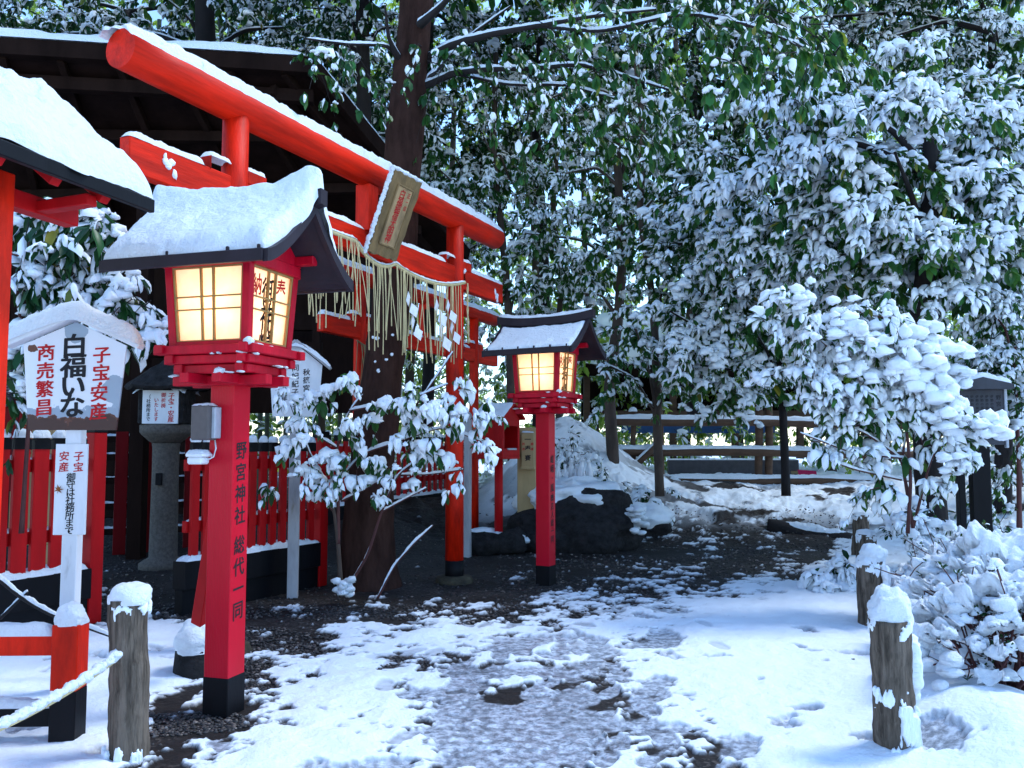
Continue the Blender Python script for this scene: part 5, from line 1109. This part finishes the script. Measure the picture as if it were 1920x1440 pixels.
DG = 'dark trees closing the back of the grove'
DK = dict(nr=5, ln=.7, snowp=.22, thick=.26, clot=.06, clotr=.6, droop=.6, drop=.5)
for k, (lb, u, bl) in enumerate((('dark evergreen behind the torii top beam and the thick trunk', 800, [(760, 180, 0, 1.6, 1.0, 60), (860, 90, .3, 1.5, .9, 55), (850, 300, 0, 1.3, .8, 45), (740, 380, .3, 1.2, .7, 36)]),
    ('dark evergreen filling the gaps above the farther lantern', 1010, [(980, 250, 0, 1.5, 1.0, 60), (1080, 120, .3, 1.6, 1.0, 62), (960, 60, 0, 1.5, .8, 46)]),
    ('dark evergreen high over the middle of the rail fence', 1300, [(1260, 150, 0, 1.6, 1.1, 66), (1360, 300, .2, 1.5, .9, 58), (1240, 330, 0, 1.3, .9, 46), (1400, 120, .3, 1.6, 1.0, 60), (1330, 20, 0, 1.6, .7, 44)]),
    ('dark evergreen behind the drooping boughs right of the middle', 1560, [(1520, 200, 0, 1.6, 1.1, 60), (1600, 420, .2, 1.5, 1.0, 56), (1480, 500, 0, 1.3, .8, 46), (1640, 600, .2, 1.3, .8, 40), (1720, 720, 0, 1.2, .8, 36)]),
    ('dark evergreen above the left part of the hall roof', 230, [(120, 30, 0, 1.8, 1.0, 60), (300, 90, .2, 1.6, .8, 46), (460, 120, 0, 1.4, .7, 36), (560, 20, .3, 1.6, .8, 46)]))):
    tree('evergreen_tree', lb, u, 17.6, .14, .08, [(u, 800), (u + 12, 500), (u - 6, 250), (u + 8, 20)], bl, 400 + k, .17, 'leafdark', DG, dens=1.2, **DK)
def shade_crown(root_name_index, c, rad, n, seed):  # unseen crowns above the frame, added to shade the grove
    root = bpy.data.objects[root_name_index]; fo = Foliage(seed); fo.blob(c, rad, n, size=.30, nr=4, ln=1.0, snowp=.5, k=6, clot=.08, gap=.36); fo.build(root, 'leaf', o=root.location, names=('upper_foliage', 'upper_snow', 'upper_twigs'))
for nm, c, rad, n, sd_ in (('evergreen_tree.001', (4.2, 12.8, 10.2), (3.0, 2.2, 1.2), 150, 301), ('evergreen_tree.002', (8.2, 14.5, 10.8), (3.2, 3.0, 1.3), 150, 302), ('evergreen_tree.004', (1.8, 15.0, 11.6), (3.0, 2.4, 1.2), 130, 303), ('evergreen_tree.006', (-1.0, 16.0, 12.2), (3.2, 2.4, 1.2), 130, 304), ('evergreen_tree.008', (-6.5, 15.0, 11.4), (3.6, 2.6, 1.3), 150, 305), ('evergreen_tree.009', (2.6, 12.6, 9.6), (2.6, 2.0, .9), 150, 306), ('evergreen_tree.011', (6.0, 11.6, 10.0), (2.6, 2.0, .9), 130, 307), ('evergreen_tree.010', (-1.0, 13.4, 10.4), (2.6, 2.0, .9), 130, 308)): shade_crown(nm, c, rad, n, sd_)

# the big tree behind the torii with branches reaching out over the path
Yt = 8.9; b = at(692, 1112, Yt); big = thing('big_tree', 'thick dark brown trunk curving up behind the large torii gate', 'tree', b)
tp = [at(u, v, Yt) for u, v in ((692, 1130), (692, 1060), (690, 950), (700, 830), (717, 700), (734, 580), (748, 400), (757, 260), (770, 130), (782, 0), (796, -160), (800, -420))]
P = np.array(tp) - b; t = np.linspace(0, 1, len(P)); tt = np.linspace(0, 1, 60); Q = np.stack([np.interp(tt, t, P[:, i]) for i in range(3)], -1)
for _ in range(4): Q[1:-1] = (Q[:-2] + 2 * Q[1:-1] + Q[2:]) / 4
m = MB(); m.tube(Q, np.interp(tt, [0, .06, .15, .3, .45, .7, 1], [.40, .31, .265, .225, .205, .195, .15]), 26, seed=3, rough=.16, rs=2.2); tk = m.build('trunk', M['bark'], big)
m = MB(); r_ = np.random.default_rng(8)
for k in range(8):
    p = at(r_.uniform(705, 745), r_.uniform(610, 760), Yt) - b; lump(m, p + [0, -.205, 0], r_.uniform(.008, .03), .012, r_.uniform(.008, .03), k, 7, 5)
m.build('stuck_snow', M['leafsnow'], tk)
br = [([(770, 135), (800, 110), (850, 82), (930, 62), (1010, 48), (1110, 30), (1230, 18)], .4, -1.6, .055), ([(770, 170), (812, 155), (850, 137), (910, 130), (1000, 128), (1090, 120), (1180, 145), (1260, 170)], .2, -1.2, .045),
      ([(765, 180), (830, 120), (890, 60), (960, 10)], .6, .3, .04), ([(768, 130), (745, 105), (728, 70), (722, 10)], 0, -.5, .045), ([(750, 120), (730, 85), (650, 83), (570, 72)], -.1, -.6, .026), ([(1010, 48), (1130, 60), (1290, 22), (1420, 50), (1520, 95)], -1.0, -2.3, .026), ([(850, 137), (960, 160), (1060, 158), (1170, 190)], -.2, -.9, .022), ([(772, 60), (830, 10), (880, -50)], 0, -1, .06)]
fo = Foliage(40)
for pts, d0, d1, rr in br:
    n = len(pts); pp = [at(u, v, Yt + d0 + (d1 - d0) * k / (n - 1) - (0 if k else d0)) for k, (u, v) in enumerate(pts)]; limb(big, pp, rr, .010, 'darkbark', 'branch', True, 8, b, st=.9)
r_ = np.random.default_rng(41); SP = []; SD = []
for u0, u1, v0, v1, Y0, n in ((880, 1300, 60, 210, 8.0, 46), (960, 1180, 130, 260, 8.0, 24), (1300, 1560, 20, 120, 6.6, 40), (1000, 1500, -30, 60, 7.4, 44), (560, 720, 70, 160, 8.4, 14), (780, 900, 20, 120, 8.6, 12)):
    for k in range(n): SP.append(at(r_.uniform(u0, u1), r_.uniform(v0, v1), Y0 + r_.normal(0, .35))); SD.append((r_.normal(.3, .5), r_.normal(-.2, .5), r_.normal(-.15, .25)))
fo.sprays(np.array(SP), np.array(SD), .50, .105, nr=4, drop=.9, k=5, spread=(.25, .8), droop=1.0, snowp=.30, thick=.16, clot=.06, width=1.25)
for c, rad, n in (((-1.5, 11.5, 9.6), (2.6, 2.2, 1.0), 110), ((-5.0, 11.0, 9.2), (3.0, 2.0, 1.0), 120), ((.6, 10.4, 8.8), (1.8, 1.6, .7), 60)): fo.blob(c, rad, n, size=.24, nr=4, ln=.9, snowp=.5, k=6, clot=.1)  # unseen crown overhead, added to keep the hall dark
fo.build(big, 'leaf', o=b)

# snow laden camellia on the right in front of the trees
b = at(1700, 985, 7.4); cm = thing('camellia_shrub', 'big camellia with thick snow clumps on its leaves in front of the right hand trees', 'shrub', b)
for pts, rr in (([(1702, 1000), (1708, 900), (1700, 800), (1668, 740), (1600, 690), (1540, 640)], .018), ([(1704, 930), (1690, 860), (1620, 810), (1560, 790)], .012), ([(1712, 990), (1690, 860), (1710, 760), (1660, 660)], .016), ([(1712, 990), (1740, 880), (1770, 800), (1790, 830)], .014), ([(1700, 860), (1600, 850), (1500, 812)], .009), ([(1690, 900), (1600, 880), (1520, 850)], .009), ([(1650, 740), (1560, 648), (1700, 640)], .010)):
    limb(cm, [at(u, v, 7.4 + .1 * math.sin(u)) for u, v in pts], rr, .006, 'twig', 'branch', True, 7, b, st=1.0)
fo = Foliage(51)
for u, v, rx, rz, n in ((1560, 620, .48, .26, 26), (1480, 580, .30, .20, 14), (1640, 590, .35, .2, 16), (1690, 660, .42, .25, 24), (1600, 710, .42, .22, 24), (1520, 690, .30, .2, 14), (1730, 740, .36, .26, 26), (1640, 790, .40, .22, 22), (1590, 760, .26, .2, 14), (1760, 810, .16, .2, 9), (1778, 890, .08, .22, 6), (1640, 905, .22, .10, 7), (1600, 850, .2, .12, 6), (1540, 830, .10, .08, 3), (1850, 790, .10, .06, 3)):
    fo.blob(at(u, v, 7.35), (rx, rx * .7, rz), int(n * .66), ln=.28, size=.115, gap=.0, nr=3, snowp=.86, thick=.5, clot=.16, clotr=.6, droop=.6, drop=.8, k=6)
rr = fo.r
for u, v, k, s_ in ((1720, 650, 9, 1.5), (1690, 700, 8, 1.3), (1740, 720, 9, 1.5), (1570, 600, 8, 1.2), (1640, 640, 7, 1.1), (1500, 560, 5, .9), (1770, 790, 7, 1.0), (1858, 800, 8, 1.15), (1600, 690, 6, 1.0), (1800, 870, 5, .8), (1560, 730, 5, .9)):
    k = int(k * 3); P = np.array([at(u + rr.normal(0, 22) * s_, v + rr.normal(0, 13) * s_, 7.15 + rr.normal(0, .08)) for _ in range(k)]); fo.C.append((P, .058 * s_ * rr.uniform(.6, 1.3, k)))
fo.build(cm, 'leaf', twigmat='twig', o=b)

# camellia sapling in front of the big trunk
b = at(640, 1114, 7.95); cs = thing('camellia_sapling', 'small camellia sapling with snowy leaf clusters in front of the thick trunk', 'shrub', b)
stems = (([(640, 1118), (634, 1020), (627, 960), (612, 905), (585, 860), (560, 800), (545, 760)], .026), ([(634, 1020), (634, 930), (632, 830), (655, 770), (680, 740)], .020), ([(660, 1090), (690, 1040), (715, 960), (745, 890), (800, 850), (860, 870)], .016), ([(627, 960), (600, 930), (570, 905)], .012), ([(632, 840), (600, 820), (565, 795)], .012), ([(655, 770), (710, 760), (780, 745), (840, 720)], .012), ([(745, 890), (800, 890), (870, 880)], .009), ([(715, 960), (770, 930), (800, 915)], .009), ([(640, 940), (680, 920), (705, 905)], .009), ([(780, 760), (830, 690), (850, 660)], .008), ([(708, 1122), (738, 1062), (775, 1020), (812, 985)], .012), ([(632, 905), (680, 850), (740, 830), (830, 800), (910, 830)], .010))
for i, (pts, rr) in enumerate(stems): limb(cs, [at(u, v, 7.95 + .12 * math.sin(i * 2.1) * k / len(pts)) for k, (u, v) in enumerate(pts)], rr, .006, 'bark2' if rr > .02 else 'twig', 'stem', True, 8, b, st=1.2)
fo = Foliage(61)
for u, v, rx, rz, n in ((545, 735, .17, .12, 9), (575, 780, .16, .12, 9), (600, 745, .14, .10, 8), (660, 715, .22, .10, 13), (640, 785, .16, .10, 8), (720, 765, .20, .12, 12), (770, 745, .20, .12, 12), (840, 725, .16, .14, 10), (865, 775, .16, .14, 10), (910, 770, .14, .14, 9), (905, 830, .12, .10, 6), (755, 825, .20, .10, 11), (810, 850, .16, .10, 8), (690, 860, .16, .10, 9), (655, 850, .14, .09, 7), (735, 870, .14, .09, 7), (560, 880, .16, .12, 9), (615, 905, .14, .10, 8), (520, 905, .12, .06, 4), (700, 930, .06, .09, 4), (860, 880, .14, .06, 5), (670, 880, .12, .08, 5), (600, 860, .12, .08, 6), (790, 800, .16, .1, 8), (560, 830, .12, .1, 5)):
    fo.blob(at(u, v, 7.75), (rx, rx * .8, rz), max(2, int(n * .52)), ln=.16, size=.115, gap=.0, nr=2, snowp=.78, thick=.5, clot=.25, clotr=.58, droop=.9, drop=.8, k=6, twig=.004, spread=(.3, 1.1), width=.9)
fo.build(cs, 'leaf', twigmat='twig', o=b)
m = MB()
for k in range(14): p = at(645 + 4 * math.sin(k * 3), 1118, 7.85) - b; lump(m, p + [.05 * math.cos(k * 2.4), .05 * math.sin(k * 2.4), .02 + .010 * k], .05, .05, .03, k, 8, 6)
m.build('root_snow', M['snow'], cs)

# camellia behind the left signs
b = at(40, 1000, 6.4); cl = thing('camellia_shrub', 'camellia with dark glossy leaves and snow between the red shelter and the rusty sign', 'shrub', b)
for pts, rr in (([(40, 1000), (60, 700), (110, 560), (180, 460)], .02), ([(60, 700), (30, 560), (60, 430)], .015), ([(80, 620), (180, 580), (250, 590)], .01), ([(0, 470), (80, 490), (160, 520)], .012)): limb(cl, [at(u, v, 6.4) for u, v in pts], rr, .006, 'twig', 'branch', True, 7, b)
fo = Foliage(71)
for u, v, rx, rz, n in ((60, 400, .30, .16, 15), (150, 390, .26, .16, 14), (120, 470, .34, .2, 20), (40, 500, .26, .2, 14), (180, 520, .26, .2, 15), (230, 570, .26, .14, 12), (110, 560, .3, .2, 14), (40, 620, .25, .25, 12), (20, 700, .18, .2, 8), (200, 440, .2, .2, 10), (270, 590, .16, .12, 7)):
    fo.blob(at(u, v, 6.3), (rx, rx * .7, rz), int(n * .62), ln=.3, size=.165, gap=.0, nr=3, snowp=.5, thick=.26, clot=.3, clotr=.5, droop=.9, drop=.9, k=5, spread=(.3, 1.2), width=.85)
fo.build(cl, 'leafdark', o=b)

# azaleas heaped with snow, bottom right
AZ = 'snow heaped azalea bushes on the right'
def azalea(g, rx, ry, h, seed, label, zb=0., bare=.5):
    root = thing('azalea_bush', label, 'shrub', (g[0], g[1], zb), 0, AZ); r = np.random.default_rng(seed); m = MB()
    tips = []
    for k in range(34):
        a = r.uniform(0, 6.28); e = r.uniform(.15, 1.0); q = np.array([rx * e * math.cos(a), ry * e * math.sin(a), h * (1.02 - .55 * e * e) * r.uniform(.75, 1.0)]); mid = q * np.array([.45, .45, .5]) + r.normal(0, .04, 3); m.tube([(r.normal(0, .04), r.normal(0, .04), -.05), mid, q], [.012, .008, .004], 5)
        tips.append(q)
        for j in range(4):
            p2 = mid + (q - mid) * r.uniform(0, 1) + r.normal(0, .02, 3); q2 = p2 + r.normal(0, .10, 3) + [0, 0, .06]; m.tube([p2, (p2 + q2) / 2 + r.normal(0, .01, 3), q2], [.005, .004, .003], 4); tips.append(q2)
    m.build('stems', M['twig'], root)
    fo = Foliage(seed); T = np.array(tips); fo.rosettes(T, np.tile([0, 0, 1.], (len(T), 1)) + r.normal(0, .4, T.shape), .035, k=7, snowp=.35, thick=.3, clot=.5, clotr=1.0, droop=.1); o_ = fo.build(root, 'leafdark', o=(0, 0, 0))
    n, k = 150, 120; th, ph = np.meshgrid(np.linspace(0, 2 * np.pi, n, endpoint=False), np.linspace(0, 1, k), indexing='ij')
    rr_ = .02 + ph * 1.0; z = h * (1.06 - .62 * rr_ ** 2.2); V = np.stack([rx * rr_ * np.cos(th), ry * rr_ * np.sin(th), z], -1); nn = fbm(V * 5 + seed, seed, 4) - .5; big_ = fbm(V * 2.2 + seed, seed + 3, 2) - .5; n3 = np.abs(fbm(V * 11 + seed, seed + 5, 3) - .5)
    V = V * (1 + .55 * nn + .45 * big_)[..., None]; V[..., 2] += .10 * nn - .16 * n3
    hole = fbm(V * 8.5 + 3, seed + 7, 3); F = []
    mar = np.where(ph > .3, (.585 - .13 * ph) - hole, .2); keep = mar > 0; thin = np.clip(mar / .09, 0, 1) ** .6
    for i in range(n):
        for j in range(k - 1):
            q = ((i, j), ((i + 1) % n, j), ((i + 1) % n, j + 1), (i, j + 1))
            if all(keep[a] for a in q): F.append(tuple(a * k + c for a, c in q))
    ctr_ = np.array([0, 0, h * .2]); V2 = V + (ctr_ - V) * (.16 * thin)[..., None]; V = V + (V - ctr_) * (.06 * (thin - 1))[..., None]; nv = n * k
    from collections import Counter
    ed = Counter(); 
    for f in F:
        for a, c in zip(f, f[1:] + f[:1]): ed[(min(a, c), max(a, c))] += 1
    side = [(a, c, c + nv, a + nv) for (a, c), q in ed.items() if q == 1]
    m = MB(); m.add(np.vstack([V.reshape(-1, 3), V2.reshape(-1, 3)]), F + [tuple(x + nv for x in reversed(f)) for f in F] + side, True)
    for q in range(60):
        a = r.uniform(0, 6.28); e = r.uniform(.3, 1.1); lump(m, (rx * e * math.cos(a), ry * e * math.sin(a), h * (1.02 - .6 * e * e) * r.uniform(.8, 1.05)), r.uniform(.03, .08), r.uniform(.03, .08), r.uniform(.02, .05), q, 9, 7)
    m.build('snow', M['snow'], root)
azalea((2.72, 4.75), .62, .55, .62, 81, 'nearest azalea bush at bottom right with bare reddish stems under a thick snow heap', .05)
azalea((3.25, 5.7), .75, .62, .70, 82, 'azalea bush right behind the nearest one topped by a broad white snow dome', .08)
azalea((3.62, 7.1), .48, .50, .48, 83, 'low azalea bush under snow right of the second bollard', .08)
azalea((4.0, 7.3), .70, .60, .52, 84, 'azalea bush under snow at the foot of the notice board', .12)
azalea((4.0, 6.2), .6, .6, .50, 86, 'azalea bush under snow at the right edge in front of the notice board', .12)
b = at(1560, 1105, 8.6); fb = thing('fern_clump', 'drooping snow covered leaves at the path edge left of the second right bollard', 'plant', (b[0], b[1], 0)); fo = Foliage(85)
for u, v, rx, n in ((1562, 1082, .20, 14), (1535, 1098, .14, 9), (1588, 1062, .12, 6), (1580, 1104, .16, 8), (1690, 995, .28, 14), (1735, 965, .26, 12)): fo.blob(at(u, v, 8.5 + (1600 - v) * 0), (rx, rx, rx * .6), n, ln=.25, size=.13, gap=0, nr=2, snowp=.95, thick=.3, clot=.6, clotr=.6, droop=.9, k=6)
fo.build(fb, 'leafdark', o=(b[0], b[1], 0))

# bamboo culms above the hall
for k, (u, Y, rr) in enumerate(((282, 19, .05), (330, 22, .06), (420, 20, .05), (455, 18, .05), (492, 21, .06), (505, 18, .05), (538, 20, .05), (560, 23, .06), (640, 19, .05), (730, 21, .055), (712, 24, .06), (20, 19, .05), (150, 22, .05))):
    b = at(u, 600, Y); b[2] = .3; lean = (-1) ** k * .02 * (k % 4); bm_ = thing('bamboo', 'tall green bamboo culm rising behind the dark shrine hall', 'bamboo', b, 0, 'bamboo culms behind the shrine hall'); m = MB(); prof = []
    for q in range(26): prof += [(q * .42, rr * 1.0), (q * .42 + .39, rr * .97), (q * .42 + .405, rr * 1.12)]
    m.tube([(lean * z * z * .1, 0, z) for z, _ in prof], [x for _, x in prof], 9, smooth_=False); m.build('culm', M['bamboo'], bm_)

# far wood: a mass of leaves coloured as if sunlit, closing the view
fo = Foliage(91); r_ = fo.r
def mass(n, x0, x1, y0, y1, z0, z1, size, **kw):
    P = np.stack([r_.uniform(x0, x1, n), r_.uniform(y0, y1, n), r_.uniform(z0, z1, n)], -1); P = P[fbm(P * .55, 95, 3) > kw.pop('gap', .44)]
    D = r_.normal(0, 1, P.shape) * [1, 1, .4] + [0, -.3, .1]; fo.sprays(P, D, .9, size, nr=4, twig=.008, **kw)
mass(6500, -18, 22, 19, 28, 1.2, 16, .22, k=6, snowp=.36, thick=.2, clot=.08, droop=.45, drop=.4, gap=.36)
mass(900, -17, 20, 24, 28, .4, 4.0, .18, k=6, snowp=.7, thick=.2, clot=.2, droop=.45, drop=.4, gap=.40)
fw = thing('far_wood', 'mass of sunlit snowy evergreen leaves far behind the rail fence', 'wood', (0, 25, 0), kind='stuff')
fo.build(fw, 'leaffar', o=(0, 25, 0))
for k, (u, Y) in enumerate(((600, 21), (760, 20), (860, 23), (1010, 21), (1290, 22), (1390, 24), (1560, 21), (1660, 23), (230, 21), (1115, 25))):
    b = at(u, 850, Y); b[2] = .4; tr_ = thing('distant_tree', 'thin distant trunk among the sunlit leaves beyond the fence and hall', 'tree', b, 0, 'thin distant trunks in the far wood'); limb(tr_, [(0, 0, -.5), (.1 * math.sin(k), 0, 3), (.35 * math.sin(k * 2), 0, 6.5), (.3 * math.cos(k), 0, 12)], .13, .07, 'bark2', 'trunk', False, 9)
# green bamboo leaf lying on the snow
g = gd(1600, 1255); m = MB(); m.add([(0, -.055, .012), (.012, -.01, .02), (.008, .04, .012), (0, .06, .008), (-.010, .03, .012), (-.010, -.015, .016)], [(0, 1, 2, 3, 4, 5)]); o = m.build('fallen_leaf', M['bamboo']); o.location = g + [0, 0, .05]; o.rotation_euler.z = -.35; tag(o, 'single green leaf lying on the clean snow near the right bollards', 'leaf')

# snowy fallen branches: bottom left, and roots and sticks on the mound
def stick(name, label, cat, pts, r0, group=None):
    b = pts[0]; o = thing(name, label, cat, b, 0, group); limb(o, pts, r0, r0 * .5, 'darkbark', 'stem', True, 8, b, st=1.3); return o
o = stick('fallen_branch', 'snowy forked branch lying behind the low vermilion fence at the left edge', 'branch', [at(u, w, 5.3) for u, w in ((-20, 1070), (40, 1120), (90, 1150), (150, 1172), (205, 1192))], .018)
limb(o, [at(u, w, 5.3) for u, w in ((0, 1160), (30, 1130), (52, 1110))], .011, .007, 'darkbark', 'side_twig', True, 7, o.location)
for k, (u0, v0, u1, v1, Y) in enumerate(((1306, 962, 1452, 985, 13.6), (1440, 984, 1596, 1012, 12.7))):  # dark rolls added in place of the earth edge under the snow
    a = at(u0, v0, Y + .5); b_ = at(u1, v1, Y); o = thing('fallen_log', ('dark half buried log edging the snowy slope below the rail fence', 'dark half buried log nearest the bollards at the end of the gravel')[k], 'log', a); d = np.array(b_) - np.array(a)
    m = MB(); m.tube([d * t + [0, 0, -.05 + .03 * math.sin(7 * t + k)] for t in np.linspace(0, 1, 14)], .13, 14, seed=k + 5, rough=.3, rs=3); g_ = m.build('log', M['darkbark'], o)
    snow(g_, lambda u, w, d=d: d * ((u[..., None] + 1) / 2) + np.stack([0 * u, .03 + w * .12, .055 - .05 * w * w + 0 * u], -1), 90, 12, .06, .8, 5, 3, .12)

for k, (u, w, Y, n, lb) in enumerate(((1075, 850, 14.0, 12, 'low snowy shrub on top of the mound beside the farther lantern'), (1150, 890, 13.7, 11, 'low snowy shrub on the right flank of the mound'), (1205, 935, 13.2, 8, 'small snowy plant at the foot of the mound by the dark log'))):
    g = at(u, w, Y); g[2] = float(terrain(np.array([g[0]]), np.array([Y]))[0]); o = thing('low_shrub', lb, 'shrub', g, 0, 'low snowy shrubs on the mound'); fo = Foliage(120 + k)
    fo.blob(g + [0, 0, .34], (.45, .35, .2), n * 2, ln=.3, size=.12, nr=3, pads=4, snowp=.85, thick=.4, clot=.35, clotr=.6, droop=.6, drop=.7, k=6); fo.build(o, 'leafdark', twigmat='twig', o=g)
bpy.data.objects.remove(_fo)
